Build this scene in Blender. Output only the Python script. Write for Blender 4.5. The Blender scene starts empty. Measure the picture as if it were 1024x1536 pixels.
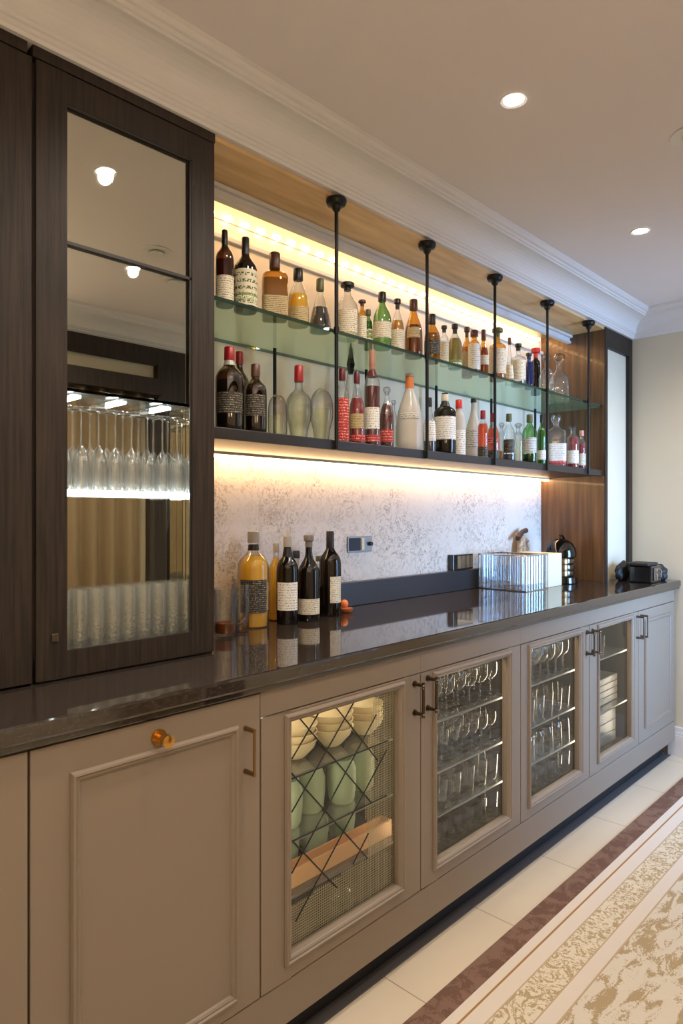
import bpy, bmesh, math, random
from mathutils import Vector, Matrix
random.seed(7)
S = bpy.context.scene
COL = S.collection
PI = math.pi
H = 1.27; F = 1000.0; CX = 512.0; CY = 770.0
CA = 0.7205; SA = 0.6934

# ------------------------------------------------------------------ measuring helpers
def Xat(px, Y):
    u = (px-CX)/F
    return Y*(CA+SA*u)/(SA-CA*u)
def Dep(X, Y): return CA*X+SA*Y
def Zat(py, X, Y): return H+(CY-py)/F*Dep(X, Y)

# ------------------------------------------------------------------ materials
M = {}
def srgb(r, g, b):
    f = lambda c: (c/255/12.92) if c/255 <= .04045 else ((c/255+.055)/1.055)**2.4
    return (f(r), f(g), f(b), 1)
def new(name):
    m = bpy.data.materials.new(name); m.use_nodes = True
    nt = m.node_tree; nt.nodes.clear()
    out = nt.nodes.new('ShaderNodeOutputMaterial'); M[name] = m
    return m, nt, out
def N(nt, t, **kw):
    n = nt.nodes.new(t)
    for k, v in kw.items():
        if k in n.inputs.keys(): n.inputs[k].default_value = v
        else: setattr(n, k, v)
    return n
def L(nt, a, b): nt.links.new(a, b)
def pbr(name, col, rough=.5, metal=0, coat=0, spec=.5, noise=None, bump=None, scale=(1,1,1), emit=None):
    m, nt, out = new(name)
    p = N(nt, 'ShaderNodeBsdfPrincipled')
    p.inputs['Base Color'].default_value = col; p.inputs['Roughness'].default_value = rough
    p.inputs['Metallic'].default_value = metal; p.inputs['Coat Weight'].default_value = coat
    p.inputs['Coat Roughness'].default_value = .05
    p.inputs['Specular IOR Level'].default_value = spec
    tc = N(nt, 'ShaderNodeTexCoord'); mp = N(nt, 'ShaderNodeMapping'); mp.inputs['Scale'].default_value = scale
    L(nt, tc.outputs['Object'], mp.inputs['Vector'])
    if noise:
        nz = N(nt, 'ShaderNodeTexNoise', Scale=noise[0], Detail=noise[3] if len(noise) > 3 else 6.0)
        L(nt, mp.outputs[0], nz.inputs['Vector'])
        r = N(nt, 'ShaderNodeValToRGB')
        r.color_ramp.elements[0].position = .3; r.color_ramp.elements[1].position = .72
        r.color_ramp.elements[0].color = noise[1]; r.color_ramp.elements[1].color = noise[2]
        L(nt, nz.outputs['Fac'], r.inputs[0]); L(nt, r.outputs[0], p.inputs['Base Color'])
    if bump:
        nb = N(nt, 'ShaderNodeTexNoise', Scale=bump[0], Detail=4.0); L(nt, mp.outputs[0], nb.inputs['Vector'])
        b = N(nt, 'ShaderNodeBump', Strength=bump[1], Distance=.002); L(nt, nb.outputs['Fac'], b.inputs['Height'])
        L(nt, b.outputs[0], p.inputs['Normal'])
    L(nt, p.outputs[0], out.inputs[0])
    return m
def glow(name, col, st):
    m, nt, out = new(name)
    e = N(nt, 'ShaderNodeEmission', Color=col, Strength=st); L(nt, e.outputs[0], out.inputs[0]); return m
def thin(name, col, edge=None, gl=.08, milky=0.0, mcol=None, rough=.02, bump=None, emax=.75):
    """thin clear or tinted glass: see-through at the face, reflective and darker at the rim"""
    m, nt, out = new(name)
    edge = edge or tuple(c*.45 for c in col[:3])+(1,)
    lw = N(nt, 'ShaderNodeLayerWeight', Blend=.35)
    mc = N(nt, 'ShaderNodeMixRGB'); mc.inputs[1].default_value = col; mc.inputs[2].default_value = edge
    L(nt, lw.outputs['Facing'], mc.inputs[0])
    tr = N(nt, 'ShaderNodeBsdfTransparent'); L(nt, mc.outputs[0], tr.inputs[0])
    g = N(nt, 'ShaderNodeBsdfGlossy', Roughness=rough); g.inputs['Color'].default_value = (1, 1, 1, 1)
    mr = N(nt, 'ShaderNodeMapRange'); mr.inputs['To Min'].default_value = gl; mr.inputs['To Max'].default_value = emax
    pw = N(nt, 'ShaderNodeMath', operation='POWER'); pw.inputs[1].default_value = 2.2
    L(nt, lw.outputs['Facing'], pw.inputs[0]); L(nt, pw.outputs[0], mr.inputs['Value'])
    mx = N(nt, 'ShaderNodeMixShader'); L(nt, mr.outputs[0], mx.inputs[0]); L(nt, tr.outputs[0], mx.inputs[1]); L(nt, g.outputs[0], mx.inputs[2])
    last = mx
    if milky > 0:
        d = N(nt, 'ShaderNodeBsdfDiffuse'); d.inputs[0].default_value = mcol or col
        m2 = N(nt, 'ShaderNodeMixShader'); m2.inputs[0].default_value = milky
        L(nt, mx.outputs[0], m2.inputs[1]); L(nt, d.outputs[0], m2.inputs[2]); last = m2
    if bump:
        tc = N(nt, 'ShaderNodeTexCoord')
        nb = N(nt, 'ShaderNodeTexNoise', Scale=bump[0], Detail=2.0); L(nt, tc.outputs['Object'], nb.inputs['Vector'])
        b = N(nt, 'ShaderNodeBump', Strength=bump[1], Distance=.003); L(nt, nb.outputs['Fac'], b.inputs['Height'])
        L(nt, b.outputs[0], g.inputs['Normal'])
    L(nt, last.outputs[0], out.inputs[0])
    return m
def liquid(name, col, clear=.35):
    m, nt, out = new(name)
    d = N(nt, 'ShaderNodeBsdfPrincipled'); d.inputs['Base Color'].default_value = col; d.inputs['Roughness'].default_value = .08
    t = N(nt, 'ShaderNodeBsdfTransparent'); t.inputs[0].default_value = tuple(min(1, c*1.3) for c in col[:3])+(1,)
    mx = N(nt, 'ShaderNodeMixShader'); mx.inputs[0].default_value = clear
    L(nt, d.outputs[0], mx.inputs[1]); L(nt, t.outputs[0], mx.inputs[2]); L(nt, mx.outputs[0], out.inputs[0])
    return m
def labelmat(name, paper, ink, sc=60, thr=.52):
    """printed paper label: rows of small unreadable lines"""
    m, nt, out = new(name)
    p = N(nt, 'ShaderNodeBsdfPrincipled'); p.inputs['Roughness'].default_value = .55
    tc = N(nt, 'ShaderNodeTexCoord'); mp = N(nt, 'ShaderNodeMapping'); mp.inputs['Scale'].default_value = (1, 1, 1)
    L(nt, tc.outputs['Object'], mp.inputs['Vector'])
    sx = N(nt, 'ShaderNodeSeparateXYZ'); L(nt, mp.outputs[0], sx.inputs[0])
    w = N(nt, 'ShaderNodeMath', operation='MULTIPLY'); w.inputs[1].default_value = sc*17; L(nt, sx.outputs['Z'], w.inputs[0])
    s = N(nt, 'ShaderNodeMath', operation='SINE'); L(nt, w.outputs[0], s.inputs[0])
    nz = N(nt, 'ShaderNodeTexNoise', Scale=sc*9.0, Detail=1.0); L(nt, mp.outputs[0], nz.inputs['Vector'])
    g = N(nt, 'ShaderNodeMath', operation='GREATER_THAN'); g.inputs[1].default_value = thr; L(nt, nz.outputs['Fac'], g.inputs[0])
    g2 = N(nt, 'ShaderNodeMath', operation='GREATER_THAN'); g2.inputs[1].default_value = .1; L(nt, s.outputs[0], g2.inputs[0])
    mu = N(nt, 'ShaderNodeMath', operation='MULTIPLY'); L(nt, g.outputs[0], mu.inputs[0]); L(nt, g2.outputs[0], mu.inputs[1])
    mc = N(nt, 'ShaderNodeMixRGB'); mc.inputs[1].default_value = paper; mc.inputs[2].default_value = ink
    L(nt, mu.outputs[0], mc.inputs[0]); L(nt, mc.outputs[0], p.inputs['Base Color'])
    L(nt, p.outputs[0], out.inputs[0]); return m

pbr('dark_wood', srgb(50,40,33), .5, noise=(9, srgb(27,21,16), srgb(56,44,35), 8.0), bump=(14, .35), scale=(14,14,.6), spec=.35)
pbr('brown_wood', srgb(110,80,50), .35, noise=(5, srgb(72,50,28), srgb(118,86,52), 8.0), bump=(12, .1), scale=(8,8,.5), coat=.15)
pbr('soffit_wood', srgb(170,135,90), .4, noise=(3.2, srgb(196,156,106), srgb(238,204,154), 5.0), scale=(1.0,7,7))
pbr('cabinet_paint', srgb(136,122,107), .42, bump=(60, .03))
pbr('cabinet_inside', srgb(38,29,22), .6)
pbr('plaster_beige', srgb(210,199,174), .8, bump=(40, .05))
pbr('ceiling_paint', srgb(228,219,216), .9)
pbr('crown_paint', srgb(222,218,214), .6)
pbr('back_panel', srgb(236,222,198), .35)
pbr('black_metal', srgb(34,34,33), .38, metal=.6)
pbr('black_gloss', srgb(14,14,15), .12, coat=.5)
pbr('black_matte', srgb(26,26,27), .55)
pbr('shelf_black', srgb(38,34,32), .4)
pbr('brass', srgb(212,160,84), .22, metal=1)
pbr('brass_dull', srgb(150,120,84), .3, metal=1)
pbr('pewter', srgb(110,102,92), .3, metal=1)
pbr('bronze', srgb(90,78,64), .32, metal=1)
pbr('wire', srgb(196,182,150), .4, metal=.5)
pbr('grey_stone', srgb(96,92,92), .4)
pbr('chrome', srgb(220,220,222), .1, metal=1)
pbr('steel', srgb(150,150,150), .3, metal=1)
pbr('mirror', (.84,.82,.77,1), .0, metal=1)
pbr('white_plastic', srgb(225,222,215), .4)
pbr('cream_card', srgb(222,212,180), .6)
pbr('cork', srgb(170,132,90), .8, noise=(120, srgb(130,95,60), srgb(196,160,114)))
pbr('driftwood', srgb(200,170,130), .7, noise=(40, srgb(120,84,52), srgb(222,198,160)), bump=(50, .4))
pbr('dark_bark', srgb(60,40,30), .6, bump=(60, .4))
pbr('curtain', srgb(138,118,88), .8)
pbr('grout', srgb(150,135,115), .8)
pbr('ceramic_cream', srgb(228,210,170), .3)
pbr('peach_box', srgb(222,170,120), .5)
pbr('red_cloth', srgb(150,12,40), .7, bump=(80, .3))
pbr('orange_peel', srgb(225,120,50), .4, bump=(200, .2))
pbr('amber_glaze', srgb(190,100,40), .15, coat=.5)
pbr('marbled', srgb(120,112,104), .35, noise=(14, srgb(40,36,34), srgb(112,104,96), 8.0))
for nm, c in dict(cap_black=(24,22,22), cap_red=(150,24,30), cap_redbright=(210,50,40), cap_brown=(80,48,34), cap_grey=(120,112,104), cap_silver=(170,165,155),
                  cap_navy=(36,44,60), cap_olive=(88,92,54), cap_pink=(214,150,130), cap_orange=(212,120,60), cap_wine=(92,22,34), cap_cream=(220,208,184)).items():
    pbr(nm, srgb(*c), .35)

# speckled marble splashback
def marble():
    m, nt, out = new('marble')
    p = N(nt, 'ShaderNodeBsdfPrincipled'); p.inputs['Roughness'].default_value = .32
    tc = N(nt, 'ShaderNodeTexCoord')
    n1 = N(nt, 'ShaderNodeTexNoise', Scale=13.0, Detail=10.0, Roughness=.7, Distortion=1.4)
    n2 = N(nt, 'ShaderNodeTexNoise', Scale=4.0, Detail=4.0)
    n3 = N(nt, 'ShaderNodeTexNoise', Scale=45.0, Detail=5.0, Distortion=2.0)
    for n in (n1, n2, n3): L(nt, tc.outputs['Object'], n.inputs['Vector'])
    r1 = N(nt, 'ShaderNodeValToRGB'); e = r1.color_ramp.elements
    e[0].position = .485; e[0].color = (0,0,0,1); e[1].position = .5; e[1].color = (1,1,1,1)
    x = e.new(.515); x.color = (0,0,0,1)
    L(nt, n1.outputs['Fac'], r1.inputs[0])
    r3 = N(nt, 'ShaderNodeValToRGB'); r3.color_ramp.elements[0].position = .55; r3.color_ramp.elements[1].position = .68
    L(nt, n3.outputs['Fac'], r3.inputs[0])
    mxv = N(nt, 'ShaderNodeMath', operation='MAXIMUM'); L(nt, r1.outputs[0], mxv.inputs[0])
    m3 = N(nt, 'ShaderNodeMath', operation='MULTIPLY'); m3.inputs[1].default_value = .75; L(nt, r3.outputs[0], m3.inputs[0])
    L(nt, m3.outputs[0], mxv.inputs[1])
    r2 = N(nt, 'ShaderNodeValToRGB'); r2.color_ramp.elements[0].position = .35; r2.color_ramp.elements[1].position = .62
    L(nt, n2.outputs['Fac'], r2.inputs[0])
    mu = N(nt, 'ShaderNodeMath', operation='MULTIPLY'); L(nt, mxv.outputs[0], mu.inputs[0]); L(nt, r2.outputs[0], mu.inputs[1])
    mc = N(nt, 'ShaderNodeMixRGB'); mc.inputs[1].default_value = srgb(222,212,198); mc.inputs[2].default_value = srgb(100,80,62)
    L(nt, mu.outputs[0], mc.inputs[0]); L(nt, mc.outputs[0], p.inputs['Base Color'])
    b = N(nt, 'ShaderNodeBump', Strength=.25, Distance=.003); L(nt, mu.outputs[0], b.inputs['Height']); L(nt, b.outputs[0], p.inputs['Normal'])
    L(nt, p.outputs[0], out.inputs[0])
marble()
# polished dark stone worktop
def stone():
    m, nt, out = new('stone')
    p = N(nt, 'ShaderNodeBsdfPrincipled'); p.inputs['Roughness'].default_value = .045; p.inputs['IOR'].default_value = 1.9; p.inputs['Specular IOR Level'].default_value = .5
    tc = N(nt, 'ShaderNodeTexCoord'); mp = N(nt, 'ShaderNodeMapping'); mp.inputs['Scale'].default_value = (1, 3, 3)
    L(nt, tc.outputs['Object'], mp.inputs[0])
    n1 = N(nt, 'ShaderNodeTexNoise', Scale=60.0, Detail=9.0, Roughness=.8, Distortion=.3); L(nt, mp.outputs[0], n1.inputs['Vector'])
    r = N(nt, 'ShaderNodeValToRGB'); r.color_ramp.elements[0].position = .35; r.color_ramp.elements[0].color = srgb(30,26,24)
    r.color_ramp.elements[1].position = .75; r.color_ramp.elements[1].color = srgb(78,67,59)
    L(nt, n1.outputs['Fac'], r.inputs[0]); L(nt, r.outputs[0], p.inputs['Base Color']); L(nt, p.outputs[0], out.inputs[0])
stone()
pbr('slate', srgb(44,44,48), .35)
# floor tiles
def tiles():
    m, nt, out = new('tiles')
    p = N(nt, 'ShaderNodeBsdfPrincipled'); p.inputs['Roughness'].default_value = .32
    tc = N(nt, 'ShaderNodeTexCoord'); sx = N(nt, 'ShaderNodeSeparateXYZ'); L(nt, tc.outputs['Object'], sx.inputs[0])
    def line(sock, off, pitch):
        a = N(nt, 'ShaderNodeMath', operation='ADD'); a.inputs[1].default_value = -off+pitch*40; L(nt, sock, a.inputs[0])
        b = N(nt, 'ShaderNodeMath', operation='MODULO'); b.inputs[1].default_value = pitch; L(nt, a.outputs[0], b.inputs[0])
        c = N(nt, 'ShaderNodeMath', operation='LESS_THAN'); c.inputs[1].default_value = .0035; L(nt, b.outputs[0], c.inputs[0]); return c
    a = line(sx.outputs['X'], 1.395, .45); b = line(sx.outputs['Y'], .975, .45)
    mxv = N(nt, 'ShaderNodeMath', operation='MAXIMUM'); L(nt, a.outputs[0], mxv.inputs[0]); L(nt, b.outputs[0], mxv.inputs[1])
    nz = N(nt, 'ShaderNodeTexNoise', Scale=3.0, Detail=4.0); L(nt, tc.outputs['Object'], nz.inputs['Vector'])
    r = N(nt, 'ShaderNodeValToRGB'); r.color_ramp.elements[0].color = srgb(216,200,176); r.color_ramp.elements[1].color = srgb(228,214,192)
    L(nt, nz.outputs['Fac'], r.inputs[0])
    mc = N(nt, 'ShaderNodeMixRGB'); L(nt, r.outputs[0], mc.inputs[1]); mc.inputs[2].default_value = srgb(168,150,126)
    L(nt, mxv.outputs[0], mc.inputs[0]); L(nt, mc.outputs[0], p.inputs['Base Color']); L(nt, p.outputs[0], out.inputs[0])
tiles()
# rug parts
def rugpat(name, base, gold, scale, thr, dist, stretch=(1,1,1)):
    m, nt, out = new(name)
    p = N(nt, 'ShaderNodeBsdfPrincipled'); p.inputs['Roughness'].default_value = .9; p.inputs['Specular IOR Level'].default_value = .1
    tc = N(nt, 'ShaderNodeTexCoord'); mp = N(nt, 'ShaderNodeMapping'); mp.inputs['Scale'].default_value = stretch; L(nt, tc.outputs['Object'], mp.inputs[0])
    n1 = N(nt, 'ShaderNodeTexNoise', Scale=scale, Detail=6.0, Distortion=dist, Roughness=.6); L(nt, mp.outputs[0], n1.inputs['Vector'])
    n2 = N(nt, 'ShaderNodeTexNoise', Scale=260.0, Detail=2.0); L(nt, tc.outputs['Object'], n2.inputs['Vector'])
    ad = N(nt, 'ShaderNodeMath', operation='MULTIPLY_ADD'); ad.inputs[1].default_value = .35; L(nt, n2.outputs['Fac'], ad.inputs[0]); L(nt, n1.outputs['Fac'], ad.inputs[2])
    r = N(nt, 'ShaderNodeValToRGB'); r.color_ramp.elements[0].position = thr+.165; r.color_ramp.elements[1].position = thr+.195
    r.color_ramp.elements[0].color = base; r.color_ramp.elements[1].color = gold
    L(nt, ad.outputs[0], r.inputs[0]); L(nt, r.outputs[0], p.inputs['Base Color'])
    b = N(nt, 'ShaderNodeBump', Strength=.4, Distance=.002); L(nt, n2.outputs['Fac'], b.inputs['Height']); L(nt, b.outputs[0], p.inputs['Normal'])
    L(nt, p.outputs[0], out.inputs[0])
rugpat('rug_field', srgb(222,212,196), srgb(182,160,126), 17.0, .53, .8, (.6,1.8,1))
rugpat('rug_band', srgb(226,214,194), srgb(184,162,126), 26.0, .51, 3.0)
rugpat('rug_brown', srgb(134,106,92), srgb(116,88,76), 16.0, .5, .6)
pbr('rug_cream', srgb(226,214,202), .9, bump=(260, .3), spec=.1)
pbr('rug_gold', srgb(170,128,80), .8, spec=.1)
pbr('rug_line', srgb(196,172,142), .9, spec=.1)

glow('led_dot', (1, .60, .28, 1), 28)
glow('cove_fill', (1, .66, .38, 1), 9)  # glow of the strip added behind the moulding
glow('led_strip', (1, .62, .30, 1), 26)
glow('led_white', (.86, .93, 1, 1), 60)
glow('led_cab', (1, .84, .62, 1), 30)
glow('lamp_face', (1, .93, .85, 1), 60)
thin('glass_clear', (.97,.98,.97,1), (.5,.52,.5,1), .07, .03, (.9,.92,.9,1))
thin('glass_ware', (.97,.98,.98,1), (.22,.21,.19,1), .05, .0, (.9,.9,.88,1), rough=.03, emax=.85)
thin('glass_rib', (.95,.96,.95,1), (.18,.18,.17,1), .10, .04, (.9,.9,.9,1), rough=.02, emax=.9)
thin('glass_lit', (.97,.98,.98,1), (.26,.26,.26,1), .12, .03, (.95,.95,.95,1), rough=.03, emax=.9)
thin('glass_tumbler', (.96,.97,.97,1), (.28,.28,.28,1), .20, .05, (.95,.95,.95,1), rough=.04, emax=.9, bump=(150,.6))
thin('glass_green_shelf', (.86,.96,.91,1), (.78,.92,.86,1), .04, .13, srgb(170,214,190), emax=.3)
thin('glass_edge', (.2,.34,.28,1), (.1,.2,.16,1), .1, .5, srgb(30,56,46))
thin('glass_pane', (.97,.98,.96,1), (.9,.92,.9,1), .02, emax=.25)
thin('glass_pane_wavy', (.93,.94,.91,1), (.8,.82,.8,1), .03, emax=.3, bump=(70, .5), rough=.06)
thin('glass_brown', (.34,.2,.1,1), (.08,.04,.02,1), .08, .1, srgb(60,36,20))
thin('glass_dark', (.10,.07,.05,1), (.02,.015,.01,1), .07, .35, srgb(28,22,18), emax=.5)
thin('glass_amber', (.9,.62,.2,1), (.45,.25,.05,1), .08, .08, srgb(190,130,40))
thin('glass_green', (.55,.8,.45,1), (.12,.3,.1,1), .08, .15, srgb(60,110,50))
thin('glass_blue', (.3,.45,.75,1), (.06,.1,.25,1), .08, .3, srgb(40,60,110))
thin('glass_frost', (.9,.9,.88,1), (.7,.7,.68,1), .08, .72, srgb(214,208,198), rough=.25, emax=.3)
thin('glass_opal', (.80,.88,.80,1), (.5,.6,.5,1), .06, .6, srgb(196,214,186), rough=.2, emax=.3)
liquid('liq_yellow', srgb(244,196,0), .45); liquid('liq_gold', srgb(206,160,40), .55); liquid('liq_amber', srgb(176,98,30), .55)
liquid('liq_dark', srgb(30,20,14), .05); liquid('liq_red', srgb(160,20,36), .4); liquid('liq_wine', srgb(100,14,28), .3)
liquid('liq_orange', srgb(232,100,20), .5); liquid('liq_clear', srgb(225,226,214), .95); liquid('liq_olive', srgb(160,146,36), .5)
liquid('liq_green', srgb(92,150,50), .5); liquid('liq_navy', srgb(36,44,62), .1); liquid('liq_blue', srgb(30,60,130), .15); liquid('liq_pink', srgb(214,110,110), .35)
labelmat('lab_cream', srgb(224,214,190), srgb(90,74,56)); labelmat('lab_white', srgb(232,228,218), srgb(60,58,60), 45, .56)
labelmat('lab_gold', srgb(190,168,120), srgb(70,50,30), 70, .48); labelmat('lab_black', srgb(30,28,28), srgb(200,186,150), 60, .58)
labelmat('lab_green', srgb(120,140,70), srgb(230,226,210), 24, .46); labelmat('lab_red', srgb(176,30,40), srgb(236,214,180), 40, .56)
labelmat('lab_patch', srgb(214,206,178), srgb(70,88,60), 20, .5); labelmat('lab_ghost', srgb(214,212,204), srgb(50,50,56), 50, .5)

# ------------------------------------------------------------------ mesh helpers
ORI = {}
def bx(bm, x0, x1, y0, y1, z0, z1):
    r = bmesh.ops.create_cube(bm, size=1)
    for v in r['verts']:
        v.co = Vector(((x0+x1)/2+v.co.x*(x1-x0), (y0+y1)/2+v.co.y*(y1-y0), (z0+z1)/2+v.co.z*(z1-z0)))
    return bm
def box(*a):
    return bx(bmesh.new(), *a)
def tube(bm, pts, r, seg=10, cap=True):
    pts = [Vector(p) for p in pts]; rings = []
    for i, p in enumerate(pts):
        d = (pts[min(i+1, len(pts)-1)]-pts[max(i-1, 0)]).normalized()
        up = Vector((0, 0, 1)) if abs(d.z) < .9 else Vector((1, 0, 0))
        a = d.cross(up).normalized(); b = d.cross(a).normalized()
        rr = r[i] if isinstance(r, (list, tuple)) else r
        rings.append([bm.verts.new(p+a*math.cos(2*PI*k/seg)*rr+b*math.sin(2*PI*k/seg)*rr) for k in range(seg)])
    for q in range(len(rings)-1):
        for k in range(seg):
            bm.faces.new((rings[q][k], rings[q][(k+1) % seg], rings[q+1][(k+1) % seg], rings[q+1][k]))
    if cap:
        bm.faces.new(rings[0][::-1]); bm.faces.new(rings[-1])
    return bm
def lathe(bm, prof, c=(0, 0, 0), seg=24, sq=0.0, flat=1.0, rot=0.0, capb=True, capt=True, a0=0, a1=2*PI):
    """prof: (r, z) list. sq squares off the plan, flat squashes it in local y, rot turns it"""
    rings = []; full = abs(a1-a0-2*PI) < 1e-6; n = seg if full else seg+1
    for r, z in prof:
        ring = []
        for k in range(n):
            a = a0+(a1-a0)*k/seg
            ca, sa = math.cos(a), math.sin(a); q = 1.0
            if sq > 0:
                e = 2+sq*6; q = (abs(ca)**e+abs(sa)**e)**(-1/e)
            x = r*q*ca; y = r*q*sa*flat
            ring.append(bm.verts.new((c[0]+x*math.cos(rot)-y*math.sin(rot), c[1]+x*math.sin(rot)+y*math.cos(rot), c[2]+z)))
        rings.append(ring)
    for i in range(len(rings)-1):
        for k in range(seg):
            k2 = (k+1) % n
            bm.faces.new((rings[i][k], rings[i][k2], rings[i+1][k2], rings[i+1][k]))
    if full:
        if capb and prof[0][0] > 1e-5: bm.faces.new(rings[0][::-1])
        if capt and prof[-1][0] > 1e-5: bm.faces.new(rings[-1])
    return bm
def obj(name, bm, mat, parent=None, smooth=False, bevel=0, loc=None):
    o_ = Vector(ORI[parent.name]) if parent else Vector(loc or (0, 0, 0))
    if o_.length > 0:
        bmesh.ops.translate(bm, verts=bm.verts, vec=-o_)
    bmesh.ops.remove_doubles(bm, verts=bm.verts, dist=1e-6)
    bmesh.ops.recalc_face_normals(bm, faces=bm.faces)
    me = bpy.data.meshes.new(name); bm.to_mesh(me); bm.free()
    me.materials.append(M[mat])
    if smooth:
        for p in me.polygons: p.use_smooth = True
        me.set_sharp_from_angle(angle=math.radians(42))
    o = bpy.data.objects.new(name, me); COL.objects.link(o)
    if parent:
        o.parent = parent; ORI[o.name] = tuple(o_)
    else:
        o.location = o_; ORI[o.name] = tuple(o_)
    if bevel:
        b = o.modifiers.new('bevel', 'BEVEL'); b.width = bevel; b.segments = 2; b.limit_method = 'ANGLE'
    return o
def tag(o, label, cat, group=None):
    o['label'] = label; o['category'] = cat
    if group: o['group'] = group
    return o
def thing(name, loc, label, cat, group=None):
    o = bpy.data.objects.new(name, None); o.empty_display_size = .05; COL.objects.link(o); o.location = loc
    ORI[o.name] = tuple(loc)
    return tag(o, label, cat, group)
def struct(name, bm, mat, bevel=0, smooth=False):
    o = obj(name, bm, mat, None, smooth, bevel); o['kind'] = 'structure'; return o
def dup(root, loc, label=None, group=None, rotz=None):
    r = root.copy(); COL.objects.link(r); r.location = loc
    if rotz is not None: r.rotation_euler[2] = rotz
    if label: r['label'] = label
    if group: r['group'] = group
    for ch in list(root.children):
        c = ch.copy(); COL.objects.link(c); c.parent = r
        for g in ch.children:
            d = g.copy(); COL.objects.link(d); d.parent = c
    return r

# ------------------------------------------------------------------ the room
X0, X1, Y0, Y1 = -1.6, 3.75, -.65, 1.39          # room, Y1 = face of the tall cupboards
YB = 1.74; XN0, XN1 = .986, 3.38                  # niche back, niche sides
ZC = 2.35; ZS = 2.21                              # ceiling, soffit
struct('floor', box(X0-.1, X1+.1, Y0-.1, 1.86, -.05, 0), 'tiles')
struct('ceiling', box(X0-.1, X1+.1, Y0-.1, 1.86, ZC, ZC+.05), 'ceiling_paint')
struct('wall_back', box(X0-.1, X1+.1, YB+.02, 1.86, 0, ZC), 'plaster_beige')
struct('wall_right', box(X1, X1+.1, Y0, YB+.02, 0, ZC), 'plaster_beige')
struct('wall_left', box(X0-.1, X0, Y0, YB+.02, 0, ZC), 'plaster_beige')
WX0, WX1, WZ0, WZ1 = 2.82, 3.62, .40, 2.0
b = box(X0, WX0, Y0-.1, Y0, 0, ZC); bx(b, WX1, X1, Y0-.1, Y0, 0, ZC); bx(b, WX0, WX1, Y0-.1, Y0, WZ1, ZC); bx(b, WX0, WX1, Y0-.1, Y0, 0, WZ0)
struct('wall_front', b, 'plaster_beige')
b = bmesh.new()
for (x0, x1, z0, z1) in ((WX0, WX0+.05, WZ0, WZ1), (WX1-.05, WX1, WZ0, WZ1), (WX0+.05, WX1-.05, WZ0, WZ0+.06), (WX0+.05, WX1-.05, WZ1-.05, WZ1), (3.2, 3.24, WZ0+.06, WZ1-.05)):
    bx(b, x0, x1, Y0-.07, Y0-.02, z0, z1)
w = struct('window_1', b, 'crown_paint')
g = obj('window_glass', box(WX0+.05, WX1-.05, Y0-.05, Y0-.045, WZ0+.06, WZ1-.05), 'glass_pane', w)
g['kind'] = 'structure'
# bulkhead over the bar with wooden soffit and light pocket
b = box(X0, X1, Y1, 1.575, ZS+.012, ZC); bx(b, X0, X1, 1.575, YB+.02, 2.285, ZC)
struct('wall_bulkhead', b, 'crown_paint')
struct('ceiling_soffit', box(XN0, XN1, Y1+.003, 1.575, ZS, ZS+.0115), 'soffit_wood')
b = box(XN0, XN1, 1.575, 1.592, 2.168, 2.284); bx(b, XN0, XN1, 1.568, 1.575, 2.168, 2.18); bx(b, XN0, XN1, 1.56, 1.575, 2.196, ZS-.001)
struct('trim_1', b, 'crown_paint', bevel=.002)
struct('wall_niche', box(XN0, XN1, YB, YB+.018, 1.4905, 2.284), 'back_panel')
struct('trim_2', box(XN0, XN1, YB-.014, YB-.0005, 2.135, 2.15), 'crown_paint', bevel=.002)
struct('wall_splashback', box(XN0, XN1, YB, YB+.018, .921, 1.46), 'marble')
struct('trim_3', box(1.3, XN1-.001, YB-.032, YB-.0005, .9205, 1.01), 'slate', bevel=.002)
# crown moulding, mitred round the room
CP = [(.0, 2.222), (.012, 2.222), (.014, 2.230), (.018, 2.232), (.019, 2.240), (.024, 2.242), (.027, 2.248)]
for i in range(9):
    t = i/8; a = t*PI/2
    CP.append((.030+.075*(1-math.cos(a)), 2.250+.062*math.sin(a)))
CP += [(.107, 2.318), (.112, 2.319), (.114, 2.328), (.122, 2.330), (.130, 2.338), (.132, ZC-.0005), (0, ZC-.0005)]
def crown(side):
    b = bmesh.new(); A = []; B = []
    for p, z in CP:
        if side == 'back': e = (X0+p, Y1-p, X1-p, Y1-p)
        if side == 'right': e = (X1-p, Y1-p, X1-p, Y0+p)
        if side == 'front': e = (X1-p, Y0+p, X0+p, Y0+p)
        if side == 'left': e = (X0+p, Y0+p, X0+p, Y1-p)
        A.append(b.verts.new((e[0], e[1], z))); B.append(b.verts.new((e[2], e[3], z)))
    n = len(A)
    for i in range(n): b.faces.new((A[i], A[(i+1) % n], B[(i+1) % n], B[i]))
    return b
for i, s in enumerate(('back', 'right', 'front', 'left')):
    struct('trim_%d' % (4+i), crown(s), 'crown_paint')
b = box(X1-.018, X1, Y0, 1.2, 0, .15); bx(b, X1-.026, X1, Y0, 1.2, 0, .11); bx(b, X1-.022, X1, Y0, 1.2, .11, .125)
struct('baseboard_right', b, 'crown_paint', bevel=.002)
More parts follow.
